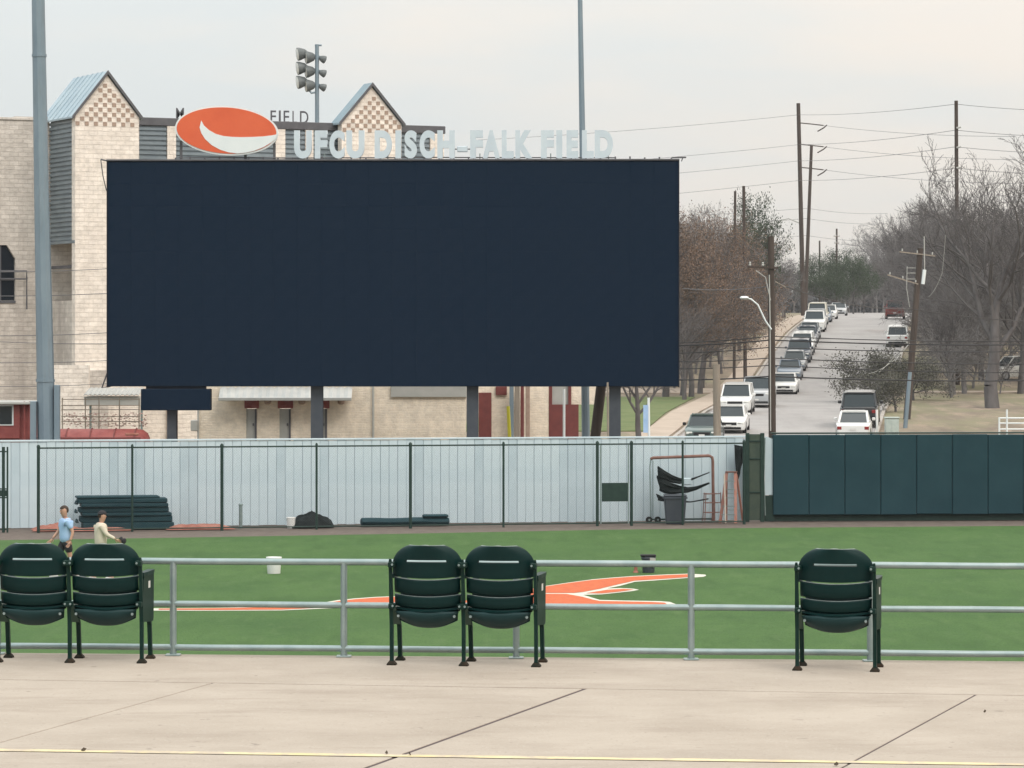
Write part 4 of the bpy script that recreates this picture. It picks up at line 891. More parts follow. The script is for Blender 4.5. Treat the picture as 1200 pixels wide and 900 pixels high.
for i in range(25):
    x = lx(104,145)+(lx(168,145)-lx(104,145))*i/24; dz = .05*(i%2); vs += [(x,143.2,lz(463,143.2)+dz),(x,145.2,lz(455,145)+dz)]
for i in range(24): fs.append((2*i,2*i+1,2*i+3,2*i+2))
b_.add(vs,fs); B(b_,'sheet',M['awning'],wa).modifiers.new('t','SOLIDIFY').thickness=.03
b_ = MB(); b_.box(lx(104,145), lx(168,145), 143.4, 145, lz(475,143.4), lz(462.6,143.4)-.08); B(b_, 'fascia', M['doorgrey'], wa)
for px in (106,166):
    b_ = MB(); b_.tube([(lx(px,144),144,TZ(144)),(lx(px,144),144,lz(474,144))], .05, 8); B(b_, 'post', M['galv'], wa, True)
fw = thing('foot_wall', 'cream block wall at the foot of the left tower', 'wall', (lx(80,147), 147, TZ(147)))
b_ = MB(); b_.box(lx(62,147), lx(104,147), 147, 147.4, TZ(147)-.2, lz(428,147)); B(b_, 'wall', M['block'], fw)
# ------------------------------------------------------------------ railing along the edge of the deck
def rail_pt(px, back=.10):
    k = (px-600)/FPX; a, b = Vector((E0.x, E0.y-back)), Vector((E1.x, E1.y-back)); t = (b-a).normalized()
    s = (k*a.y-a.x)/(t.x-k*t.y); p = a+t*s; return Vector((p.x, p.y, DZ))
rg = thing('railing', 'low galvanized three-pipe railing along the front of the concourse', 'railing', rail_pt(600))
for px in (-203,-3,203,403,605,810,1020,1232):
    p = rail_pt(px); b_ = MB(); b_.tube([p-Vector((0,0,.0)), p+Vector((0,0,.70))], .026, 12); po = B(b_, 'post', M['galv'], rg, True)
    b_ = MB(); b_.bbox(p.x-.055, p.x+.055, p.y-.05, p.y+.05, DZ, DZ+.012, .003); B(b_, 'base_plate', M['galv'], po)
for z, r in ((.705,.025),(.386,.0235),(.062,.0235)):
    b_ = MB(); pts_ = [rail_pt(-260+i*100)+Vector((0,0,z+.0015*math.sin(i*2.1+z*9))) for i in range(17)]
    b_.tube(pts_, r, 12); B(b_, 'rail', M['galv'], rg, True)

# ------------------------------------------------------------------ stadium seats
SW = 0.53
def seat_back(cx, wdt):
    """upper panel with rounded shoulders and a slot; local x centred on cx, back faces -y"""
    rows = [.650,.672,.70,.735,.752,.768,.775,.80,.822,.84,.855,.866,.873,.877]
    nx = 20; hw0 = wdt/2
    def hw(z):
        if z < .74: return hw0*(1.0-.00*(z-.65))
        t = min(1,(z-.74)/(.877-.74)); return hw0*(1-.62*(1-math.sqrt(max(0,1-t*t*.93)))-.06*t)
    vs=[]; fs=[]
    for z in rows:
        for i in range(nx+1):
            u = i/nx*2-1; x = cx+hw(z)*u
            vs.append((x, -.065*(1-u*u)-.16*(z-.40)+.02*(u**4), z-.016*(1-u*u)*max(0,(.70-z)/.05) if z < .70 else z))
    for r in range(len(rows)-1):
        for i in range(nx):
            u = (i+.5)/nx*2-1
            if r == 4 and abs(u) < .56: continue
            a = r*(nx+1)+i; fs.append((a,a+1,a+nx+2,a+nx+1))
    b_ = MB(); b_.add(vs, fs); return b_
def slat(cx, wdt, z0, z1, dy=0.0):
    nx = 16; rows = [z0, z0+.012, (z0+z1)/2, z1-.013, z1-.004, z1]; off = [.012,0,-.004,0,.012,.026]
    vs=[]; fs=[]
    for z, o_ in zip(rows, off):
        for i in range(nx+1):
            u = i/nx*2-1; vs.append((cx+wdt/2*u, -.065*(1-u*u)-.16*(z-.40)+o_+dy, z-.018*(1-u*u)))
    for r in range(len(rows)-1):
        for i in range(nx): a = r*(nx+1)+i; fs.append((a,a+1,a+nx+2,a+nx+1))
    b_ = MB(); b_.add(vs, fs); return b_
def seat_pan(cx, wdt):
    """tipped-up seat: curved shell whose rounded lip hangs below the back"""
    nx = 16; vs=[]; fs=[]; ts = [0,.08,.22,.4,.6,.8,1]
    for t in ts:
        for i in range(nx+1):
            u = i/nx*2-1; w2 = wdt/2*(1-.10*(1-t)); 
            zlo = .268+.062*abs(u)**2.4; zhi = .395; z = zlo+(zhi-zlo)*t
            vs.append((cx+w2*u, -.03-.045*math.sin(t*2.2)*(1-.5*u*u)+.05*(1-t)**2, z))
    for r in range(len(ts)-1):
        for i in range(nx): a = r*(nx+1)+i; fs.append((a,a+1,a+nx+2,a+nx+1))
    # inner side running forward and up
    o = len(vs)
    for t in (0,.35,.7,1):
        for i in range(nx+1):
            u = i/nx*2-1; vs.append((cx+wdt/2*.92*u, .02+.07*t, .275+.05*abs(u)**2.4+.32*t))
    for r in range(3):
        for i in range(nx): a = o+r*(nx+1)+i; fs.append((a,a+1,a+nx+2,a+nx+1))
    b_ = MB(); b_.add(vs, fs); return b_
def glint_lip(o, nx):            # paints the sky highlight as a pale upper lip on a moulding
    o.data.materials.append(M['seat_glint'])
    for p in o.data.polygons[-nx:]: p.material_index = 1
def stadium_seats(label, px, py, n, yaw, sw, kx=0):
    """px, py: photograph pixel of the middle of the rear feet"""
    p = G(px, py, DZ); t_ = thing('folding_chair', label, 'chair', p, -yaw, 'folding seats on the concourse')
    xs_ = [(i-n/2)*sw for i in range(n+1)]
    wdt = sw-.028
    for i in range(n):
        cx = (xs_[i]+xs_[i+1])/2
        o = BL(seat_back(cx, wdt+.012), 'backrest', M['seat'], t_, True); glint_lip(o, 20); s_ = o.modifiers.new('t','SOLIDIFY'); s_.thickness = .022; bv = o.modifiers.new('b','BEVEL'); bv.width=.005; bv.segments=2; bv.limit_method='ANGLE'
        for (a, b) in ((.530,.642),(.430,.520)):
            o = BL(slat(cx, wdt-.015, a, b), 'slat', M['seat'], t_, True); glint_lip(o, 16); o.modifiers.new('t','SOLIDIFY').thickness = .018
        o = BL(slat(cx, wdt-.03, .398,.424, -.006), 'lower_rail', M['seat'], t_, True); o.modifiers.new('t','SOLIDIFY').thickness = .018
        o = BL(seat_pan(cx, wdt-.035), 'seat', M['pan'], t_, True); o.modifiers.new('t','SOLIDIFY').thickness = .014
        for sx in (-1,1):
            b_ = MB(); x = cx+sx*(wdt/2-.045); b_.lathe([(.011,0),(.009,.006)], (0,0,0), 10)
            me = b_.mesh('bolt', M['galv']); part('bolt', me, o, (x, -.088, .362), (R(90),0,0))
    for i, x in enumerate(xs_):
        # cast standard: rear leg, front leg, web between them
        b_ = MB(); b_.loft([[(x+sx*.0145*k2, y0+sy*.019*k2, z) for sx, sy in ((-1,-1),(1,-1),(1,1),(-1,1))] for z, y0, k2 in ((.012,-.02,1.0),(.05,-.02,.9),(.30,-.025,.9),(.42,-.035,1.0),(.60,-.06,.8),(.75,-.085,.75),(.775,-.09,.5))]); l1 = BL(b_, 'leg', M['iron'], t_)
        b_ = MB(); b_.loft([[(x+sx*.033*k2, -.02+sy*.035*k2, z) for sx, sy in ((-1,-1),(1,-1),(1,1),(-1,1))] for z, k2 in ((0,1),(.01,1),(.035,.42))]); BL(b_, 'foot', M['rust'], l1)
        b_ = MB(); b_.loft([[(x+sx*.0145, y0+sy*.019, z) for sx, sy in ((-1,-1),(1,-1),(1,1),(-1,1))] for z, y0 in ((.012,.34),(.26,.30),(.34,.24))]); l2 = BL(b_, 'leg', M['iron'], t_)
        b_ = MB(); b_.loft([[(x+sx*.033*k2, .34+sy*.035*k2, z) for sx, sy in ((-1,-1),(1,-1),(1,1),(-1,1))] for z, k2 in ((0,1),(.01,1),(.035,.42))]); BL(b_, 'foot', M['rust'], l2)
        b_ = MB()
        if i == n:    # aisle end: wider cast panel
            b_.prism([(x-.012,-.03,.30),(x-.012,.37,.275),(x-.012,.395,.30),(x-.012,.41,.60),(x-.012,.40,.645),(x-.012,.02,.645),(x-.012,-.03,.60)], (.026,0,0))
        else:
            b_.prism([(x-.010,-.03,.30),(x-.010,.28,.27),(x-.010,.30,.36),(x-.010,-.03,.44)], (.022,0,0))
        sp_ = BL(b_, 'side_panel', M['iron'], t_)
        if i == n:
            b_ = MB(); b_.box(x+.0145, x+.017, .17, .24, .535, .585); BL(b_, 'number_plate', M['plate'], sp_)
        b_ = MB(); b_.loft([[(x+sx*w2, y0, .648+z) for sx, z in ((-1,-.016),(1,-.016),(1,.012),(-1,.012))] for y0, w2 in ((-.03,.016),(.08,.026),(.30,.028),(.385,.022))]); BL(b_, 'armrest', M['seat'], t_)
        for z in (.735,.435):
            b_ = MB(); b_.bbox(x-.034 if i else x-.012, x+.034 if i < n else x+.012, -.125+.16*(.735-z)*.4, -.05, z-.022, z+.018, .006); br2 = BL(b_, 'bracket', M['iron'], t_)
            for sx in (-.02,.02):
                if (i == 0 and sx < 0) or (i == n and sx > 0): continue
                b_ = MB(); b_.lathe([(.009,0),(.007,.005)], (0,0,0), 8); part('bolt', b_.mesh('bolt', M['galv']), br2, (x+sx, -.125+.16*(.735-z)*.4, z), (R(90),0,0))
    return t_
stadium_seats('left pair of dark green folding seats, cut by the left frame edge', 82.5, 776.2, 2, R(4), .5315)
stadium_seats('middle pair of dark green folding seats in front of the orange turf logo', 544, 780, 2, R(8), .5285)
stadium_seats('single dark green folding seat standing apart on the right', 980, 786, 1, R(10.5), .553)

# dry leaves on the concourse
def leaf(px, py, s2, rz, label):
    p = G(px, py, DZ); t_ = thing('dry_leaf', label, 'leaf', p+Vector((0,0,.006)), rz)
    b_ = MB(); vs = [(-s2,0,.004),(-.4*s2,-.45*s2,.0),(.4*s2,-.4*s2,.002),(s2,0,.012),(.4*s2,.4*s2,.012),(-.4*s2,.45*s2,.008),(0,0,.02)]
    b_.add(vs, [(0,1,6),(1,2,6),(2,3,6),(3,4,6),(4,5,6),(5,0,6)]); o = BL(b_, 'blade', M['dryleaf'], t_); o.modifiers.new('t','SOLIDIFY').thickness = .002
leaf(98, 881, .018, .4, 'dark dry leaf on the yellow line at the lower left')
leaf(453, 884.5, .015, 1.2, 'small dry leaf on the yellow line left of the dark joint')
leaf(480, 886, .014, 2.2, 'small dry leaf on the yellow line right of the dark joint')
leaf(980, 898, .02, .8, 'dry leaf beside the right-hand slab joint at the bottom')
leaf(1154, 836, .010, .3, 'tiny dry leaf on the concrete at the far right')

# ------------------------------------------------------------------ people on the field
def skin_mesh(name, verts, edges, radii, m, parent, sub=2, root=0):
    me = bpy.data.meshes.new(name); me.from_pydata(verts, edges, []); o = bpy.data.objects.new(name, me); COL.objects.link(o)
    sk_ = o.modifiers.new('skin','SKIN'); sk_.use_smooth_shade = True
    sv_ = me.skin_vertices[0].data
    for i, r in enumerate(radii): sv_[i].radius = r if isinstance(r, tuple) else (r, r); sv_[i].use_root = (i == root)
    ss = o.modifiers.new('sub','SUBSURF'); ss.levels = sub; ss.render_levels = sub
    dgr = bpy.context.evaluated_depsgraph_get(); dgr.update()
    nm = bpy.data.meshes.new_from_object(o.evaluated_get(dgr)); nm.name = name
    bpy.data.objects.remove(o); bpy.data.meshes.remove(me)
    nm.materials.clear(); nm.materials.append(m)
    for p in nm.polygons: p.use_smooth = True
    o = bpy.data.objects.new(name, nm); COL.objects.link(o); o.parent = parent; return o
def person(label, px, head_py, d, H, face, top_m, leg_m, arm_l, arm_r, stride, cap, hair_m, long_sleeve=False, shorts=True, glove=False, turn=0.0):
    """local +x is the walking direction when face = +1; y is towards/away from the lens"""
    base = Vector(((px-600)/FPX*d, d, 0.012)); t_ = thing('person', label, 'person', base, turn if face > 0 else math.pi+turn)
    k = H/1.8
    def v(x, y, z): return (x*k, y*k, z*k)
    hipz, kn = .93, .50
    s = stride
    # joints
    V = [v(0,0,.98), v(0,0,1.12), v(0,0,1.30), v(.01,0,1.43), v(.015,0,1.51), v(.045,0,1.585), v(.05,0,1.67), v(.045,0,1.745), v(.04,0,1.79)]
    Rr = [(.13,.17),(.12,.155),(.14,.18),(.11,.14),(.062,.062),(.095,.08),(.125,.10),(.115,.095),(.06,.055)]
    E_ = [(0,1),(1,2),(2,3),(3,4),(4,5),(5,6),(6,7),(7,8)]
    def chain(start, pts_, rr):
        prev = start
        for p_, r_ in zip(pts_, rr):
            V.append(v(*p_)); Rr.append(r_); E_.append((prev, len(V)-1)); prev = len(V)-1
    L_leg = [(.02,-.10,.90),(s*.45,-.10,.50),(s*.55+.00,-.10,.10),(s*.55+.16,-.105,.04)]
    R_leg = [(-.02,.10,.90),(-s*.20,.10,.50),(-s*.85,.10,.12),(-s*.85+.15,.105,.04)]
    chain(0, L_leg, (.095,.062,.042,.038)); chain(0, R_leg, (.095,.062,.042,.038))
    chain(3, [(0,-.20,1.42)]+arm_l, (.062,.045,.034,.030)); chain(3, [(0,.20,1.42)]+arm_r, (.062,.045,.034,.030))
    # hands: fingers rooted in the palm
    for arm in (arm_l, arm_r):
        wr_ = Vector(arm[-1]); pv = Vector(arm[-2]); dr = (wr_-pv).normalized(); bi = len(V)
    sk_o = skin_mesh('body', V, E_, Rr, M['skin'], t_)
    for arm in (arm_l, arm_r):
        wr_ = Vector(arm[-1]); dr = (wr_-Vector(arm[-2])).normalized(); sd2 = dr.cross(Vector((0,1,0)))
        sd2 = sd2.normalized() if sd2.length > .1 else Vector((0,0,1))
        hv = [tuple(wr_*k), tuple((wr_+dr*.08)*k)]; he = [(0,1)]; hr_ = [(.028,.02),(.038,.018)]
        for q, ln in ((-.03,.075),(-.01,.085),(.01,.08),(.03,.065)):
            a = len(hv); hv += [tuple((wr_+dr*(.10)+sd2*q)*k), tuple((wr_+dr*(.10+ln*.6)+sd2*q*1.1+Vector((.02,0,0)))*k), tuple((wr_+dr*(.10+ln)+sd2*q*1.1+Vector((.04,0,0)))*k)]; he += [(1,a),(a,a+1),(a+1,a+2)]; hr_ += [.010,.009,.008]
        a = len(hv); hv += [tuple((wr_+dr*.03-sd2*.045)*k), tuple((wr_+dr*.085-sd2*.065)*k)]; he += [(0,a),(a,a+1)]; hr_ += [.012,.009]
        skin_mesh('hand', hv, he, hr_, M['skin'], sk_o, 1)
    # shirt over torso and sleeves
    V2 = [v(0,0,.84), v(0,0,1.08), v(0,0,1.30), v(.005,0,1.43), v(.012,0,1.50)]; R2 = [(.175,.225),(.165,.21),(.185,.225),(.155,.19),(.095,.10)]; E2 = [(0,1),(1,2),(2,3),(3,4)]
    for arm, sy in ((arm_l,-1),(arm_r,1)):
        sh = Vector((0,.20*sy,1.42)); el = Vector(arm[0]); a = len(V2); V2.append(v(*sh)); R2.append(.098); E2.append((3,a))
        if long_sleeve:
            V2 += [v(*el), v(*sh.lerp(Vector(arm[1]),.9) if False else Vector(arm[0]).lerp(Vector(arm[1]),.92))]; R2 += [.062,.048]; E2 += [(a,a+1),(a+1,a+2)]
        else:
            V2.append(v(*sh.lerp(el,.72))); R2.append(.072); E2.append((a,a+1))
    skin_mesh('shirt', V2, E2, R2, top_m, t_)
    V3 = [v(0,0,1.0), v(0,0,.93)]; R3 = [(.128,.17),(.135,.18)]; E3 = [(0,1)]
    for leg in (L_leg, R_leg):
        a = len(V3); hip_, kn_, an_ = Vector(leg[0]), Vector(leg[1]), Vector(leg[2]); V3.append(v(*hip_)); R3.append(.115); E3.append((1,a))
        if shorts: V3.append(v(*hip_.lerp(kn_,.72))); R3.append(.105); E3.append((a,a+1))
        else: V3 += [v(*kn_), v(*an_)]; R3 += [.085,.062]; E3 += [(a,a+1),(a+1,a+2)]
    skin_mesh('shorts' if shorts else 'trousers', V3, E3, R3, leg_m, t_)
    for leg in (L_leg, R_leg):
        an_ = Vector(leg[2]); skin_mesh('shoe', [v(an_.x-.07,an_.y,.035), v(an_.x+.06,an_.y,.04), v(an_.x+.17,an_.y,.03)], [(0,1),(1,2)], [(.045,.04),(.05,.042),(.04,.028)], M['shoe'], t_, 2)
    # face
    b_ = MB(); b_.tube([v(.125,0,1.695), v(.150,0,1.665), v(.135,0,1.65)], [.008*k,.016*k,.012*k], 8); BL(b_, 'nose', M['skin'], sk_o, True)
    for sy in (-1,1):
        b_ = MB(); b_.lathe([(.006,-.02),(.018,-.012),(.02,.012),(.008,.022)], v(.045,sy*.083,1.675), 8); BL(b_, 'ear', M['skin'], sk_o, True)
        b_ = MB(); b_.lathe([(.004,-.007),(.009,0),(.004,.007)], v(.136,sy*.032,1.70), 8); BL(b_, 'eye', M['cloth_dark'], sk_o, True)
    b_ = MB(); b_.tube([v(.138,-.025,1.622), v(.146,0,1.62), v(.138,.025,1.622)], .005*k, 6); BL(b_, 'mouth', M['maroon'], sk_o, True)
    # hair / cap: shells that follow the skull
    def shell(name, c, r, keep, m, parent):
        b_ = MB(); vs = []; fs = []; nu, nv = 20, 12
        for j in range(nv+1):
            ph = math.pi*j/nv
            for i in range(nu):
                th = 2*math.pi*i/nu; vs.append(((c[0]+r[0]*math.sin(ph)*math.cos(th))*k, (c[1]+r[1]*math.sin(ph)*math.sin(th))*k, (c[2]+r[2]*math.cos(ph))*k))
        for j in range(nv):
            for i in range(nu):
                th = 2*math.pi*(i+.5)/nu; ph = math.pi*(j+.5)/nv
                if keep(math.sin(ph)*math.cos(th), math.cos(ph)): fs.append((j*nu+i, j*nu+(i+1)%nu, (j+1)*nu+(i+1)%nu, (j+1)*nu+i))
        b_.add(vs, fs); o = BL(b_, name, m, parent, True); o.modifiers.new('t','SOLIDIFY').thickness = .012; return o
    shell('hair', (.04,0,1.70), (.118,.10,.125), lambda x, z: (z > .35) or (x < .12 and z > -.55), hair_m, t_)
    if cap:
        c_ = shell('cap', (.042,0,1.715), (.126,.108,.122), lambda x, z: z > .12, M['cloth_dark'], t_)
        b_ = MB(); b_.prism([v(.12,-.075,1.735), v(.22,-.06,1.725), v(.25,0,1.722), v(.22,.06,1.725), v(.12,.075,1.735)], (0,0,.014)); BL(b_, 'peak', M['cloth_dark'], c_)
    if glove:
        wr_ = Vector(arm_l[-1])+(Vector(arm_l[-1])-Vector(arm_l[-2])).normalized()*.10
        b_ = MB(); c_ = wr_*k
        gvs = [tuple(c_), tuple(c_+Vector((.10,0,-.01)))]
        g_o = skin_mesh('glove', gvs+[tuple(c_+Vector((.19,0,.05))),tuple(c_+Vector((.20,0,-.01))),tuple(c_+Vector((.17,0,-.07))),tuple(c_+Vector((.09,0,.10)))], [(0,1),(1,2),(1,3),(1,4),(0,5)], [(.065,.05),(.10,.06),.04,.042,.04,.035], M['cloth_dark'], t_, 2)
    return t_
person('person in light blue shirt and dark shorts walking left on the field', 77, 594, 89.0, 1.86, -1, M['shirt_blue'], M['cloth_dark'],
       [(.10,-.27,1.16),(.26,-.25,.98)], [(-.10,.27,1.15),(-.02,.30,.94)], .42, False, M['hair'], False, True, False, .45)
person('person in cream long-sleeved top and dark cap wearing a black fielding glove', 118, 601, 88.2, 1.76, 1, M['shirt_cream'], M['cloth_tan'],
       [(.09,-.30,1.20),(.33,-.30,1.08)], [(-.06,.28,1.15),(.10,.30,.96)], .30, True, M['hair'], True, False, True, .35)

# ------------------------------------------------------------------ cars
PAINT = {'white': paint('white_car', (.68,.69,.68)), 'silver': paint('silver_car', (.36,.38,.40)), 'grey': paint('grey_car', (.18,.20,.215)), 'navy': paint('navy_car', (.02,.035,.06)),
         'black': paint('black_car', (.015,.017,.02)), 'teal': paint('teal_car', (.05,.085,.08)), 'red': paint('red_car', (.16,.03,.025)), 'bluegrey': paint('bluegrey_car', (.13,.17,.22)), 'cream': paint('cream_car', (.6,.58,.50))}
def ring(y, hw, z0, z1, r=.12, tumble=0.0):
    hw2 = hw-tumble
    return [(-hw+r*.5,y,z0),(hw-r*.5,y,z0),(hw,y,z0+r),(hw,y,(z0+z1)*.55),(hw2,y,z1-r*.6),(hw2-r,y,z1),(-hw2+r,y,z1),(-hw2,y,z1-r*.6),(-hw,y,(z0+z1)*.55),(-hw,y,z0+r)]
CARMESH = {}
def car_proto(kind, col):
    key = (kind, col)
    if key in CARMESH: return CARMESH[key]
    P_ = PAINT[col]; parts = []
    suv = kind in ('suv','truck','van'); Lc = {'sedan':4.6,'suv':4.7,'truck':5.4,'van':5.2}[kind]; Wc = {'sedan':.91,'suv':.95,'truck':.99,'van':.98}[kind]
    H_ = {'sedan':1.45,'suv':1.75,'truck':1.88,'van':2.15}[kind]; belt = {'sedan':.92,'suv':1.08,'truck':1.18,'van':1.15}[kind]
    zf = .24 if suv else .19; hood = belt-.06; h2 = Lc/2
    st_ = [(-h2,Wc*.80,zf+.12,hood-.28),(-h2+.06,Wc*.90,zf+.02,hood-.16),(-h2+.30,Wc*.97,zf,hood-.07),(-h2+.75,Wc,zf,hood-.02),(-h2+1.25,Wc,zf,belt)]
    if kind == 'truck': st_ += [(h2-2.0,Wc,zf,belt),(h2-.3,Wc,zf,belt-.02),(h2-.02,Wc*.96,zf+.1,belt-.04)]
    elif kind == 'sedan': st_ += [(h2-1.15,Wc,zf,belt+.02),(h2-.25,Wc*.95,zf+.03,belt-.02),(h2,Wc*.84,zf+.12,belt-.14)]
    else: st_ += [(h2-.4,Wc,zf,belt+.02),(h2-.08,Wc*.96,zf+.05,belt-.02),(h2,Wc*.92,zf+.12,belt-.08)]
    b_ = MB(); b_.loft([ring(y,hw,a,b) for y,hw,a,b in st_]); parts.append(('body', b_.mesh('body', P_, None, True), None))
    # greenhouse
    yw0 = -h2+1.05; 
    if kind == 'sedan': gs = [(yw0,Wc*.88,belt-.04),(yw0+.72,Wc*.74,H_-.03),(h2-1.75,Wc*.73,H_-.03),(h2-.62,Wc*.84,belt-.02)]
    elif kind == 'truck': gs = [(yw0+.1,Wc*.9,belt-.04),(yw0+.75,Wc*.8,H_-.03),(h2-2.15,Wc*.8,H_-.03),(h2-1.95,Wc*.88,belt-.02)]
    else: gs = [(yw0,Wc*.9,belt-.04),(yw0+.70,Wc*.78,H_-.03),(h2-.45,Wc*.78,H_-.03),(h2-.10,Wc*.88,belt-.02)]
    (y0,w0,z0),(y1,w1,z1),(y2,w2,z2),(y3,w3,z3) = gs
    b_ = MB(); b_.add([(-w0,y0,z0),(w0,y0,z0),(w1,y1,z1),(-w1,y1,z1),(w2,y2,z2),(-w2,y2,z2),(w3,y3,z3),(-w3,y3,z3)], [(0,1,2,3),(3,2,4,5),(5,4,6,7),(1,6,4,2),(0,3,5,7)])
    parts.append(('window', b_.mesh('window', M['glass_car']), None))
    b_ = MB(); b_.loft([[(-w*1.0,y,z1-.02),(w*1.0,y,z1-.02),(w*1.02,y,z1+.02),(w*.8,y,z1+.05),(-w*.8,y,z1+.05),(-w*1.02,y,z1+.02)] for y, w in ((y1-.08,w1*.96),(y1+.1,w1),(y2-.1,w2),(y2+.08,w2*.96))]); parts.append(('roof', b_.mesh('roof', P_), None))
    for sx in (-1,1):
        
        for pa_, pb_, pr_ in (((sx*w0,y0,z0),(sx*w1,y1,z1),.045),((sx*w2,y2,z2),(sx*w3,y3,z3),.06),((sx*(w0+w3)/2,(y1+y2)/2,belt-.02),(sx*w1,(y1+y2)/2,z1),.04)):
            b_ = MB(); b_.tube([pa_, pb_], pr_, 6); parts.append(('pillar', b_.mesh('pillar', P_), None))
        b_ = MB(); b_.bbox(sx*(Wc+.10)-.09, sx*(Wc+.10)+.09, y0+.42, y0+.52, belt-.02, belt+.14, .03); parts.append(('mirror', b_.mesh('mirror', P_ if col != 'teal' else M['rubber']), None))
        b_ = MB(); b_.bbox(sx*Wc*.70-.17, sx*Wc*.70+.17, -h2-.0, -h2+.16, hood-.36, hood-.22, .03); parts.append(('headlight', b_.mesh('headlight', M['lampglass']), None))
        b_ = MB(); b_.bbox(sx*Wc*.78-.12, sx*Wc*.78+.12, h2-.10, h2+.012, belt-.34, belt-.16, .02); parts.append(('tail_light', b_.mesh('tail_light', M['tail']), None))
        for yy in (-h2+.85, h2-.95):
            rw_ = .36 if suv else .32; b_ = MB(); b_.tube([(sx*(Wc-.20),yy,rw_),(sx*(Wc+.005),yy,rw_)], rw_, 18); b2 = MB(); b2.tube([(sx*(Wc+.006),yy,rw_),(sx*(Wc+.015),yy,rw_)], rw_*.62, 14)
            parts.append(('wheel', b_.mesh('wheel', M['rubber']), ('rim', b2.mesh('rim', M['rim']))))
    b_ = MB(); b_.bbox(-Wc*.48, Wc*.48, -h2-.012, -h2+.1, hood-.40, hood-.24, .02); parts.append(('grille', b_.mesh('grille', M['rubber']), None))
    b_ = MB(); b_.bbox(-Wc*.75, Wc*.75, -h2+.0, -h2+.12, zf+.05, zf+.20, .02); parts.append(('lower_grille', b_.mesh('lower_grille', M['rubber']), None))
    b_ = MB(); b_.bbox(-Wc*.80, Wc*.80, h2-.08, h2+.03, zf+.10, zf+.26, .03); parts.append(('rear_bumper', b_.mesh('rear_bumper', M['rubber'] if suv else P_), None))
    b_ = MB(); b_.box(-.16,.16,h2+.006,h2+.034,zf+.36,zf+.47); parts.append(('licence_plate', b_.mesh('licence_plate', M['plate']), None))
    b_ = MB(); b_.box(-.15,.15,-h2-.03,-h2-.012,zf+.22,zf+.32); parts.append(('licence_plate', b_.mesh('licence_plate', M['plate']), None))
    CARMESH[key] = parts; return parts
def car(kind, col, px, d, label, rear=False, X=None, heading=None):
    x = (px-600)/FPX*d if X is None else X
    h = math.atan(0.128) if heading is None else heading
    t_ = thing('parked_car', label, 'car', (x, d, TZ(d)+.02), -h+(math.pi if rear else 0), 'cars parked along the street')
    t_.rotation_euler = (0,0,-h+(math.pi if rear else 0))
    sl_ = (TZ(d+2)-TZ(d-2))/4
    t_.rotation_euler[0] = math.atan(sl_)*(1 if not rear else -1)
    for nm, me, sub in car_proto(kind, col):
        o = part(nm, me, t_)
        if sub: part(sub[0], sub[1], o)
    return t_
car('sedan','teal',826,178,'dark teal car with greenish windscreen nearest the white wall')
car('sedan','white',857,187,'white car half hidden behind the wall, just below another white car')
car('suv','white',864,204,'white utility car second in view above the wall on the left kerb')
car('truck','silver',889,214.5,'silver truck tucked behind two white cars on the left kerb')
car('sedan','white',920,240,'white sedan standing furthest into the street, right of the thick wooden pole')
car('sedan','bluegrey',926,257,'blue-grey car directly behind the white sedan')
car('suv','navy',937,274,'dark navy car with raised hood line midway up the left row')
car('sedan','silver',943.5,289,'silver sedan behind the navy car midway up the hill')
car('sedan','grey',949,302,'grey sedan below the white truck on the hill')
car('truck','white',955,316,'large white truck near the top of the left row')
car('van','cream',958,331,'tall cream van with rooftop rack behind the white truck')
car('sedan','white',971,352,'white car near the crest behind the tall van')
car('sedan','silver',983,378,'last silver car of the left row at the crest')
car('sedan','grey',931.5,266,'grey car squeezed between the blue-grey and navy cars')
car('suv','white',940.5,282,'white car just above the navy car in the left row')
car('sedan','navy',946.5,296,'small dark blue car above the silver sedan')
car('suv','silver',956.5,324,'silver car wedged between the white truck and the tall van')
car('sedan','bluegrey',964,341,'blue-grey car beside the tall van near the crest')
car('sedan','white',1001,181,'white sedan seen from behind above the green padded wall',True)
car('suv','black',1008,192,'black sport utility car seen from behind beyond the white sedan',True).scale = (1.12,1.05,1.12)
car('suv','white',1052,292,'white car on the right kerb behind the leaning pole',True)
car('truck','red',1049,352,'dark red truck on the right near the crest',True)
car('suv','white',1192,256,'white car parked beside the big bare tree at the far right',False,None,1.2)
# ------------------------------------------------------------------ utility poles and wires
GP = 'wooden utility poles'
def upole(label, px0, py0, px1, py1, d, w0, w1, m='wood', arms=(), lamp=None):
    t_ = simple_post('utility_pole', label, 'utility pole', px0, py0, px1, py1, d, w0, w1, M[m]); t_['group'] = GP
    for (xa, ya, xb, yb) in arms:
        b_ = MB(); b_.beam(W(xa,ya,d-.15), W(xb,yb,d-.15), .06, .07); am = B(b_, 'crossarm', M['wood_grey' if d > 150 else 'wood'], t_)
        for q in (.08,.5,.92):
            p = W(xa,ya,d-.15).lerp(W(xb,yb,d-.15), q); b_ = MB(); b_.lathe([(.03,.05),(.05,.09),(.03,.13),(.045,.17),(.02,.2)], p, 8); B(b_, 'insulator', M['doorgrey'], am, True)
    return t_
pa = upole('thick dark wooden pole rising behind the gap between the walls', 903.5, 277, 905, 505, 125.5, 7.5, 9.5, 'wood', ((876,313,912,314),))
A_ = [W(904,386,125.2), W(897,376,125.2), W(888,357,125.2), W(880,350.5,125.2), W(873,349,125.2)]
b_ = MB(); b_.tube(A_, .03, 8); sa = B(b_, 'lamp_arm', M['sign_white'], pa, True)
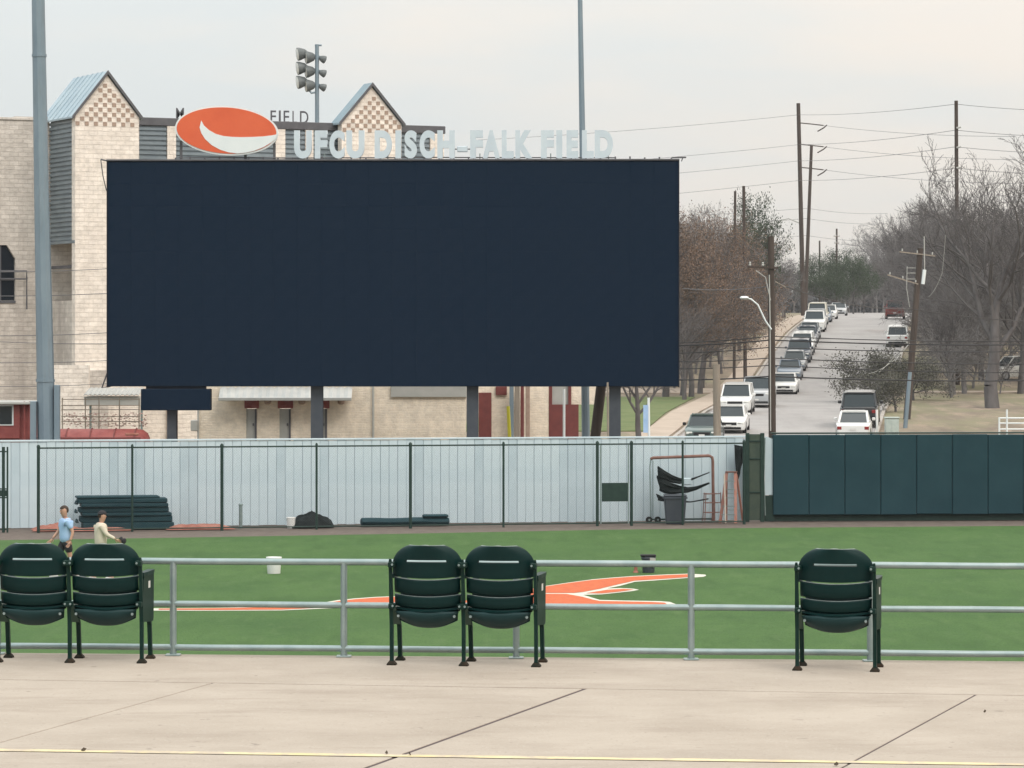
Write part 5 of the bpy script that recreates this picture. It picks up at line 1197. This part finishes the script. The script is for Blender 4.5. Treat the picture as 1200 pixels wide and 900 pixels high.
b_ = MB(); p = W(872,349,125.2); b_.loft([[(p.x+x, p.y+w2*math.cos(a), p.z+h2*math.sin(a)) for a in [2*math.pi*i/10 for i in range(10)]] for x, w2, h2 in ((-.16,.03,.02),(-.10,.11,.06),(.06,.12,.07),(.16,.05,.04))]); B(b_, 'lamp_head', M['sign_white'], sa, True)
b_ = MB(); b_.tube([W(903,352,125.3),W(897,325,125.3),W(886,317,125.3)], .018, 6); B(b_, 'brace', M['doorgrey'], pa, True)
b_ = MB(); b_.tube([W(908.5,330,125.2),W(921,337,125.2)], .02, 6); B(b_, 'brace', M['wood_grey'], pa, True)
b_ = MB(); b_.tube([W(901.5,322,125.3),W(902.5,380,125.3),W(903,505,125.3)], .022, 6); B(b_, 'conduit', M['doorgrey'], pa, True)
upole('short grey timber post with pale top left of the nearest parked cars', 839.5, 427, 840.5, 508, 126, 8.6, 9.4, 'wood_grey')
pb = upole('tallest dark wooden pole left of the street, beside the slanting one', 935.5, 121, 940.5, 330, 370, 4.6, 6.0)
for y, x in ((144,969),(169,969),(196,970)):
    b_ = MB(); b_.tube([W(937,y,370),W(952,y+1.5,370),W(965,y+3,370)], .06, 6); B(b_, 'standoff', M['wood'], pb, True)
    b_ = MB(); b_.tube([W(958,y+10,370),W(965,y+6,370),W(969,y+2.5,370)], .07, 6); B(b_, 'switch_arm', M['wood'], pb, True)
b_ = MB(); b_.tube([W(938,262,370),W(924,256,370),W(916,258,370),W(911,262,370)], .06, 6); B(b_, 'lamp_arm', M['doorgrey'], pb, True)
upole('slanting wooden pole just right of the tallest pole', 951, 170, 945.5, 312, 378, 3.6, 5.0)
pd = upole('tall lone wooden pole in front of the right-hand bare trees', 1120.5, 118, 1121.5, 300, 250, 4.4, 5.6)
for y in (150,173,197):
    b_ = MB(); b_.tube([W(1121,y,249.8),W(1126,y-1,249.8)], .07, 6); B(b_, 'insulator', M['doorgrey'], pd, True)
upole('left of two slim poles above the brown-leaved trees', 861.5, 224, 861, 320, 255, 3.0, 3.6)
upole('right of two slim poles above the brown-leaved trees', 871.5, 218, 872.5, 340, 252, 3.6, 4.6)
upole('small distant pole on the skyline above the evergreen trees', 980.5, 268, 980.5, 300, 430, 2.2, 2.6, 'wood', ((977,277,984,277),(977.5,285,983.5,285)))
upole('tiny distant pole on the skyline left of the other skyline pole', 960.5, 282, 960.5, 300, 450, 2.0, 2.4)
pg = upole('leaning wooden pole with metal fittings right of the street', 1078.5, 291, 1062, 500, 198, 6.5, 9.0, 'wood', ((1054,295,1096,300),(1040,322,1076,333)))
b_ = MB(); b_.tube([W(1083,277,197.8),W(1083.5,318,197.8)], .03, 6); B(b_, 'riser', M['doorgrey'], pg, True)
b_ = MB(); b_.tube([W(1083.5,316,197.8),W(1081.5,333,197.8)], .11, 10); B(b_, 'transformer', M['sign_white'], pg, True)
b_ = MB(); b_.tube([W(1063,312,197.8),W(1062.5,338,197.8),W(1066,360,197.8)], .02, 6)
for y in (314,320,327): b_.tube([W(1063,y,197.8),W(1073,y,197.8)], .018, 6)
B(b_, 'ladder_rack', M['doorgrey'], pg, True)
gm = simple_post('steel_stub_pole', 'grey steel pole at the foot of the leaning wooden pole', 'pole', 1066.5, 436, 1060.5, 505, 190, 4.6, 5.4, M['polesteel'])

def cable(name, label, pts, d0, sag, r, m, parent=None):
    """one span (or several) hung between pixels; pts: (px, py, d)"""
    P_ = []
    for (a, b) in zip(pts[:-1], pts[1:]):
        A, Bv = W(*a), W(*b); n_ = 12
        for i in range(n_):
            t = i/n_; p = A.lerp(Bv, t); p.z -= sag*4*t*(1-t); P_.append(p)
    P_.append(W(*pts[-1]))
    b_ = MB(); b_.tube(P_, r, 5, cap=False); o = bpy.data.objects.new(name, b_.mesh(name, m)); COL.objects.link(o)
    tag(o, label, 'wire', 'overhead wires'); return o
TW = 'one of the thin high wires strung across the sky on the tall poles'
for ys in ((150,146,134.5,122,125), (186,180,169.5,152.5,155), (206,199,188.5,172,175), (231,224,211.5,197,199)):
    cable('power_line', 'high sky wire, %s of the four strung from the tallest pole' % ('topmost','second','third','lowest')[(134.5,169.5,188.5,211.5).index(ys[2])], [(560,ys[0]+14,365),(936,ys[2],370),(1120,ys[3],250),(1330,ys[4]+4,249)], 250, .25, .020, M['wire_grey'])
for a, b in ((144,157),(169,184),(196,212)):
    cable('power_line', '%s thin wire slanting right from the fittings of the tallest pole' % {144:'top',169:'middle',196:'bottom'}[a], [(965,a+3,370),(1190,b+3,300)], 250, .3, .02, M['wire_grey'])
for ys in ((250,244),(262,256),(281,276)):
    cable('power_line', '%s faint wire leaving the slanting pole to the left' % {250:'upper',262:'middle',281:'lower'}[ys[0]], [(700,ys[0]+4,370),(946,ys[1],378),(1040,ys[1]+6,400)], 262, .25, .018, M['wire_grey'])
ST = 'one of the dark cables hanging low across the street at fence level'
rr = random.Random(3)
for k, (yl_, ym_, yr_) in enumerate(((402,394,398),(404,398.5,402),(413,407,410),(421,419.5,425),(429,428,436),(442,441,444))):
    cable('street_cable', 'dark cable crossing low before the street, %s of six from the top' % ('first','second','third','fourth','fifth','sixth')[k], [(700,yl_,134),(903,ym_,125.8),(1300,yr_,131)], 128, .12, .018 if k not in (1,5) else .026, M['wire'])
cable('street_cable', 'dark cable sloping down from the thick pole to the leaning pole', [(905,330,125.8),(1068,362,160),(1300,375,190)], 128, .3, .022, M['wire'])
cable('street_cable', 'thin grey cable from the board side to the thick pole', [(800,338,126.5),(904,335,125.8)], 128, .1, .015, M['wire_grey'])
cable('guy_wire', 'pale guy wire curving down from the leaning pole over the bush', [(1066,402,197.5),(1052,412,197),(1030,436,196)], 196, .1, .011, M['doorgrey'])
cable('guy_wire', 'second pale guy wire dropping below the first near the leaning pole', [(1066,402,197.5),(1045,424,196),(1018,438,195)], 196, .1, .011, M['doorgrey'])
cable('guy_wire', 'bent pale cable loop right of the leaning pole', [(1108,275,199),(1104,320,199),(1088,348,199)], 196, .2, .011, M['doorgrey'])
BW = 'one of the thin cables crossing in front of the cream building at the left'
for q_, (ya, yb) in enumerate(((318,312),(346,341),(393,387),(397,402),(424,420),(452,447))):
    cable('building_cable', 'thin cable before the cream building at left, %s from the top' % ('first','second','third','fourth','fifth','sixth')[q_], [(-60,ya,140),(170,yb,140)], 140, .1, .014, M['wire_grey'])

# small roadside things right of the street
p = W(1045, 505, 183); ub = thing('utility_cabinet', 'pale green utility cabinet beside the leaning pole', 'cabinet', (p.x, 183, TZ(183)))
b_ = MB(); b_.bbox(-.36,.36,-.3,.3,0,.95,.03); BL(b_, 'body', M['box_green'], ub)
b_ = MB(); b_.bbox(-.40,.40,-.34,.34,.955,1.03,.02); BL(b_, 'lid', M['box_green'], ub)
b_ = MB(); b_.box(-.02,.30,-.325,-.302,.15,.85); BL(b_, 'door', M['box_green'], ub)
simple_post('marker_post', 'short white marker post at the right kerb', 'post', 1027.5, 480, 1028, 505, 184, 3, 3, M['bucket'])
wg = thing('tubular_gate', 'pale metal pipe gate above the green wall at the right edge', 'gate', (W(1190,505,140).x, 140, TZ(140)))
for x, m_ in ((1171,'cream'),(1180,'cream'),(1222,'cream')):
    p = W(x, 490, 140); b_ = MB(); b_.tube([(p.x,140,TZ(140)),(p.x,140,wz(489 if x != 1180 else 480,140))], .04, 8); B(b_, 'post', M['sign_white'], wg, True)
for y in (490,496,503):
    b_ = MB(); b_.tube([W(1171,y,140),W(1222,y,140)], .03, 8); B(b_, 'rail', M['sign_white'], wg, True)

# ------------------------------------------------------------------ trees
def seg_mesh(segs, name, m):
    """segs: list of (p0, p1, r0, r1, sides)"""
    V = []; F = []; o = 0
    for ns in (3, 4, 6):
        ss = [s for s in segs if s[4] == ns]
        if not ss: continue
        P0 = np.array([s[0] for s in ss]); P1 = np.array([s[1] for s in ss]); R0 = np.array([s[2] for s in ss]); R1 = np.array([s[3] for s in ss])
        T = P1-P0; T /= np.linalg.norm(T, axis=1, keepdims=True)+1e-9
        ref = np.where(np.abs(T[:, 2:3]) > .9, np.array([[1.,0,0]]), np.array([[0,0,1.]]))
        U = np.cross(T, ref); U /= np.linalg.norm(U, axis=1, keepdims=True); Vv = np.cross(T, U)
        k = len(ss); vs = np.zeros((k, 2*ns, 3))
        for j in range(ns):
            a = 2*math.pi*j/ns; dirv = U*math.cos(a)+Vv*math.sin(a)
            vs[:, j] = P0+dirv*R0[:, None]; vs[:, ns+j] = P1+dirv*R1[:, None]
        V.append(vs.reshape(-1, 3)); base = o+np.arange(k)[:, None]*2*ns
        for j in range(ns):
            F.append(np.concatenate([base+j, base+(j+1) % ns, base+ns+(j+1) % ns, base+ns+j], axis=1))
        o += k*2*ns
    V = np.concatenate(V); F = np.concatenate(F)
    me = bpy.data.meshes.new(name); me.vertices.add(len(V)); me.vertices.foreach_set('co', V.ravel())
    me.loops.add(F.size); me.loops.foreach_set('vertex_index', F.ravel().astype(np.int32))
    me.polygons.add(len(F)); me.polygons.foreach_set('loop_start', np.arange(0, F.size, 4, dtype=np.int32)); me.polygons.foreach_set('loop_total', np.full(len(F), 4, dtype=np.int32))
    me.update(); me.validate(); me.materials.append(m); return me
def grow(seed, H, trunk_h, r0, spread, nl, up=.25, twig=.011, wob=.22, leaf_tips=None, trunk_lean=0.0):
    """returns (trunk segments, crown segments, tips)"""
    rnd = random.Random(seed); trunk = []; crown = []; tips = []
    def branch(p, dv, ln, r, lev):
        ns = (6,5,4,3,2)[lev]; sides = (6,6,4,3,3)[lev]; pos = [p]; d = dv.normalized(); rad = [r]
        for i in range(ns):
            j = Vector((rnd.gauss(0,1), rnd.gauss(0,1), rnd.gauss(0,1)))*wob*(.5 if lev == 0 else 1)
            d = (d+j*.5+Vector((0,0,up*.30*(1 if lev else .6)))).normalized()
            q = pos[-1]+d*(ln/ns); rr_ = max(twig*.7, r*(1-.72*(i+1)/ns))
            (trunk if lev == 0 else crown).append((pos[-1][:], q[:], rad[-1], rr_, sides)); pos.append(q); rad.append(rr_)
        if lev >= 4 or lev >= len(nl): tips.append(pos[-1]); return
        nc = nl[lev]
        for c_ in range(nc):
            t = (.38+.62*(c_+rnd.random())/nc) if lev == 0 else (.18+.82*(c_+rnd.random())/nc)
            fi = min(ns-1, int(t*ns)); q = pos[fi].lerp(pos[fi+1], t*ns-fi); pd_ = (pos[fi+1]-pos[fi]).normalized()
            az = rnd.uniform(0, 6.283); o_ = pd_.orthogonal().normalized(); o_ = Matrix.Rotation(az, 3, pd_) @ o_
            sp = spread*(rnd.uniform(.6,1.25)); nd = (pd_*math.cos(sp)+o_*math.sin(sp))
            if lev == 0: nd.z = max(nd.z, .15)
            sc_ = (.62,.55,.50,.45)[lev]*rnd.uniform(.7,1.2)*(1.15-.45*t)
            branch(q, nd, ln*sc_ if lev else H*.52*rnd.uniform(.7,1.1)*(1.12-.4*t), max(twig, rad[fi]*rnd.uniform(.45,.65)), lev+1)
    branch(Vector((0,0,-.15)), Vector((trunk_lean,0,1)), trunk_h+.15, r0, 0)
    return trunk, crown, tips
def leaf_mesh(pts_, per, size, jit, seed, name, m):
    rnd = np.random.default_rng(seed); P_ = np.array([p[:] for p in pts_]); P_ = np.repeat(P_, per, axis=0); P_ = P_+rnd.normal(0, jit, P_.shape)
    k = len(P_); A = rnd.normal(0,1,(k,3)); A /= np.linalg.norm(A,axis=1,keepdims=True); Bq = rnd.normal(0,1,(k,3)); Bq -= A*(A*Bq).sum(1,keepdims=True); Bq /= np.linalg.norm(Bq,axis=1,keepdims=True)
    s_ = (size*rnd.uniform(.6,1.3,k))[:,None]
    V = np.stack([P_-A*s_, P_+Bq*s_*.55, P_+A*s_, P_-Bq*s_*.55], axis=1).reshape(-1,3); F = np.arange(4*k).reshape(-1,4)
    me = bpy.data.meshes.new(name); me.vertices.add(len(V)); me.vertices.foreach_set('co', V.ravel()); me.loops.add(F.size); me.loops.foreach_set('vertex_index', F.ravel().astype(np.int32))
    me.polygons.add(k); me.polygons.foreach_set('loop_start', np.arange(0, F.size, 4, dtype=np.int32)); me.polygons.foreach_set('loop_total', np.full(k, 4, dtype=np.int32)); me.update(); me.validate(); me.materials.append(m); return me
PROTO = {}
def proto(key, seed, H, th, r0, spread, nl, bark, leafm=None, per=0, size=.1, jit=.3, **kw):
    tr, crn, tips = grow(seed, H, th, r0, spread, nl, **kw)
    PROTO[key] = (seg_mesh(tr, 'trunk', M[bark]), seg_mesh(crn, 'crown', M[bark]), leaf_mesh(tips, per, size, jit, seed, 'foliage', M[leafm]) if leafm else None, H)
    return tips
for i in range(4): proto('bare%d'%i, 20+i, 13, 6.5, .24, .75, (10,8,7,5), 'bark' if i % 2 else 'bark_pale', up=.16, twig=.011)
for i in range(3): proto('brown%d'%i, 40+i, 9.5, 4.8, .17, .8, (9,7,6,4), 'bark', 'leaf_brown', 6, .045, .28, up=.16, twig=.010)
proto('big', 64, 19, 8.0, .42, .66, (8,8,7,5), 'bark', up=.26, twig=.013, wob=.34)
for i in range(2): proto('ever%d'%i, 70+i, 12, 7.0, .22, .8, (10,7,5,3), 'bark', 'leaf_green', 9, .11, .34, up=.1, twig=.012)
proto('bush0', 80, 3.0, .8, .07, 1.0, (9,7,6,3), 'bark', 'leaf_olive', 5, .036, .12, up=.05, twig=.007)
proto('shrub0', 81, 3.4, 1.0, .06, .9, (10,7,6,3), 'bark_pale', up=.15, twig=.008)
def tree(key, name, label, cat, px, d, hs, rz=None, group=None, X=None, dz=0.0):
    x = (px-600)/FPX*d if X is None else X
    if name in ('bare_tree','bare_shrub','brown_tree') and 200 < d < 470 and 'end of the street' not in label:
        x = max(x, RX(d)+(9.5 if d < 310 else 7.0)) if 'right' in label or 'biggest' in label else min(x, RX(d)-8.2)
    tr, crn, lf, H = PROTO[key]
    t_ = thing(name, label, cat, (x, d, TZ(d)+dz), random.uniform(0,6.28) if rz is None else rz, group)
    # measure the prototype once for its true height
    if key not in TH: TH[key] = max(v.co.z for v in crn.vertices)
    s_ = hs/TH[key]; nw = .55 if 'poking' in label else 1.0; t_.scale = (nw*s_*random.uniform(.92,1.08), nw*s_*random.uniform(.92,1.08), s_)
    part('trunk', tr, t_); part('crown', crn, t_)
    if lf: o = part('foliage', lf, t_); o['kind'] = 'stuff'
    return t_
TH = {}
def top_h(py, d): return EYE+(HY-py)/FPX*d-TZ(d)
random.seed(11)
# right: the big bare tree and its neighbours
tree('big', 'bare_tree', 'biggest bare tree with thick dark trunk at the far right', 'tree', 1163, 212, top_h(140,212), 5.4)
GR = 'bare trees right of the street'; LR = 'one of the grey bare trees massed right of the street'
for px, d, top in ((1046,262,232),(1062,275,238),(1085,250,215),(1100,270,212),(1118,262,222),(1135,285,225),(1150,255,235),(1196,240,225),(1212,225,170),(1240,250,180),(1260,270,200),(1075,300,262),(1040,310,270),(1095,320,250),(1125,330,250),(1155,335,245),(1185,320,235),(1215,330,235),(1058,345,285),(1032,350,296),(1110,250,270),(1170,290,240),(1090,290,235),(1200,290,215)):
    tree('bare%d'%random.randrange(4), 'bare_tree', LR, 'tree', px, d, top_h(top, d), None, GR)
for px, d, hs in ((1092,232,5.5),(1118,238,6),(1140,246,5),(1172,240,3),(1070,246,6.5),(1105,262,7),(1150,272,7),(1186,276,7),(1205,252,7)):
    tree('shrub0', 'bare_shrub', 'one of the leafless shrubs under the bare trees on the right', 'shrub', px, d, hs, None, 'leafless shrubs on the right')
tree('bush0', 'evergreen_bush', 'dense dark evergreen bush at the right kerb beside the leaning pole', 'bush', 1034, 222, 3.7)
tree('bush0', 'evergreen_bush', 'smaller dark bush just right of the leaning pole', 'bush', 1070, 226, 3.0)
tree('bush0', 'evergreen_bush', 'dark bush behind the black car at the right kerb', 'bush', 1050, 206, 2.6)
for px, d, top in ((1052,282,246),(1070,262,225),(1092,282,222),(1128,270,215),(1145,272,228),(1164,300,235),(1190,300,232),(1206,268,205),(1222,300,222),(1060,330,272),(1082,340,262),(1140,350,262),(1175,350,258),(1205,360,255),(1044,290,258),(1130,240,262),(1106,236,285),(1078,244,262)):
    tree('bare%d'%random.randrange(4), 'bare_tree', LR, 'tree', px, d, top_h(top+38, d), None, GR)
for px, d, hs in ((1080,300,7),(1100,310,7),(1120,300,7),(1140,310,8),(1160,300,7),(1180,310,8),(1200,300,8),(1215,290,8),(1062,290,6),(1050,330,6),(1070,350,7),(1095,350,8),(1120,352,8),(1150,355,8),(1176,358,8),(1203,355,8),(1225,340,8),(1130,262,5),(1170,262,5),(1088,262,5)):
    tree('shrub0', 'bare_shrub', 'one of the leafless shrubs under the bare trees on the right', 'shrub', px, d, hs, None, 'leafless shrubs on the right')
# left: brown-leaved trees and grey ones behind them
GL = 'brown-leaved trees left of the street'; LL = 'one of the rusty brown trees between the board and the street'
for px, d, top in ((800,236,250),(822,246,258),(843,240,275),(858,262,285),(788,262,242),(812,272,246),(838,280,262),(868,285,300),(780,232,262),(852,300,285),(880,312,322),(765,250,250),(828,232,300),(805,226,320)):
    tree('brown%d'%random.randrange(3), 'brown_tree', LL, 'tree', px, d, top_h(top, d), None, GL)
for px, d, top in ((806,300,232),(826,310,238),(850,320,240),(868,330,250),(884,340,262),(898,350,290),(912,345,298),(925,360,306),(938,365,310),(790,320,238),(890,320,300),(905,330,312)):
    tree('bare%d'%random.randrange(4), 'bare_tree', 'one of the grey bare trees behind the brown ones left of the street', 'tree', px, d, top_h(top, d), None, 'bare trees left of the street')
for px, d, hs in ((800,250,5),(815,262,5),(832,268,5),(846,275,5),(860,290,5),(790,245,5),(872,310,6),(885,330,6),(900,350,6),(780,262,6),(808,290,6),(838,300,6),(862,320,6)):
    tree('shrub0', 'bare_shrub', 'one of the leafless shrubs under the brown trees on the left', 'shrub', px, d, hs, None, 'leafless shrubs on the left')
tree('ever0', 'evergreen_tree', 'dark evergreen crown poking up beside the two slim poles', 'tree', 884, 300, top_h(228,300))
for px, d, top in ((985,430,292),(965,440,298),(1000,420,300),(945,450,305),(1012,440,310),(975,400,312)):
    tree('ever%d'%random.randrange(2), 'evergreen_tree', 'one of the distant dark evergreens on the crest of the street', 'tree', px, d, top_h(top, d), None, 'evergreens at the crest')
for px, d, top in ((1005,540,318),(1022,560,312),(1035,520,305),(990,600,325),(1015,620,320),(1045,480,295),(930,500,318),(910,470,315),(1060,500,290),(1030,640,322),(995,520,330),(1008,470,335),(1022,500,335),(1000,640,318),(980,640,322),(1036,565,262),(1050,575,245),(1064,560,236),(1078,570,228),(1092,580,225),(1042,600,275),(1058,610,255),(1086,600,240),(1028,555,285),(1046,530,300),(1072,540,262)):
    tree('bare%d'%random.randrange(4), 'bare_tree', 'one of the far bare trees closing the view up the street', 'tree', px, d, top_h(top, d), None, 'bare trees at the end of the street')
tree('bare1', 'bare_tree', 'dark trunked tree right of the last board column', 'tree', 750, 160, 9.0, 1.0)

# far wood closing the horizon: one mass of twigs and dead leaves
rnd = np.random.default_rng(9); k = 70000
Yw = rnd.uniform(560, 720, k); Xw = rnd.uniform(0, 150, k); hump = 5.6+2.2*np.sin(Xw*.09+1)+1.6*np.sin(Xw*.23+Yw*.02)
Zw = np.array([TZ(y) for y in Yw])+hump*rnd.uniform(0,1,k)**.8*1.25
pw_ = [Vector((a,b,c)) for a,b,c in zip(Xw,Yw,Zw)]
wm = leaf_mesh(pw_, 1, .5, .2, 12, 'far_wood', M['twig_far']); o = bpy.data.objects.new('far_wood', wm); COL.objects.link(o)
o['label'] = 'far grey wood closing the horizon at the end of the street'; o['category'] = 'wood'; o['kind'] = 'stuff'

# the grey winter air between the ballpark and the hill
hz = MB(); hz.box(-1260, 1260, -430, 3060, -1.6, 46); hme = hz.mesh('haze', None)
hm = bpy.data.materials.new('haze'); hm.use_nodes = True; t = hm.node_tree; t.nodes.clear()
ho = t.nodes.new('ShaderNodeOutputMaterial'); hv = t.nodes.new('ShaderNodeVolumePrincipled'); t.links.new(hv.outputs[0], ho.inputs['Volume'])
hv.inputs['Color'].default_value = (.86,.90,.96,1); hv.inputs['Density'].default_value = HAZE; hv.inputs['Anisotropy'].default_value = .2
hme.materials.append(hm); ho_ = bpy.data.objects.new('haze', hme); COL.objects.link(ho_); ho_['kind'] = 'stuff'; ho_['label'] = 'thin grey winter haze over the street and hill'; ho_['category'] = 'haze'
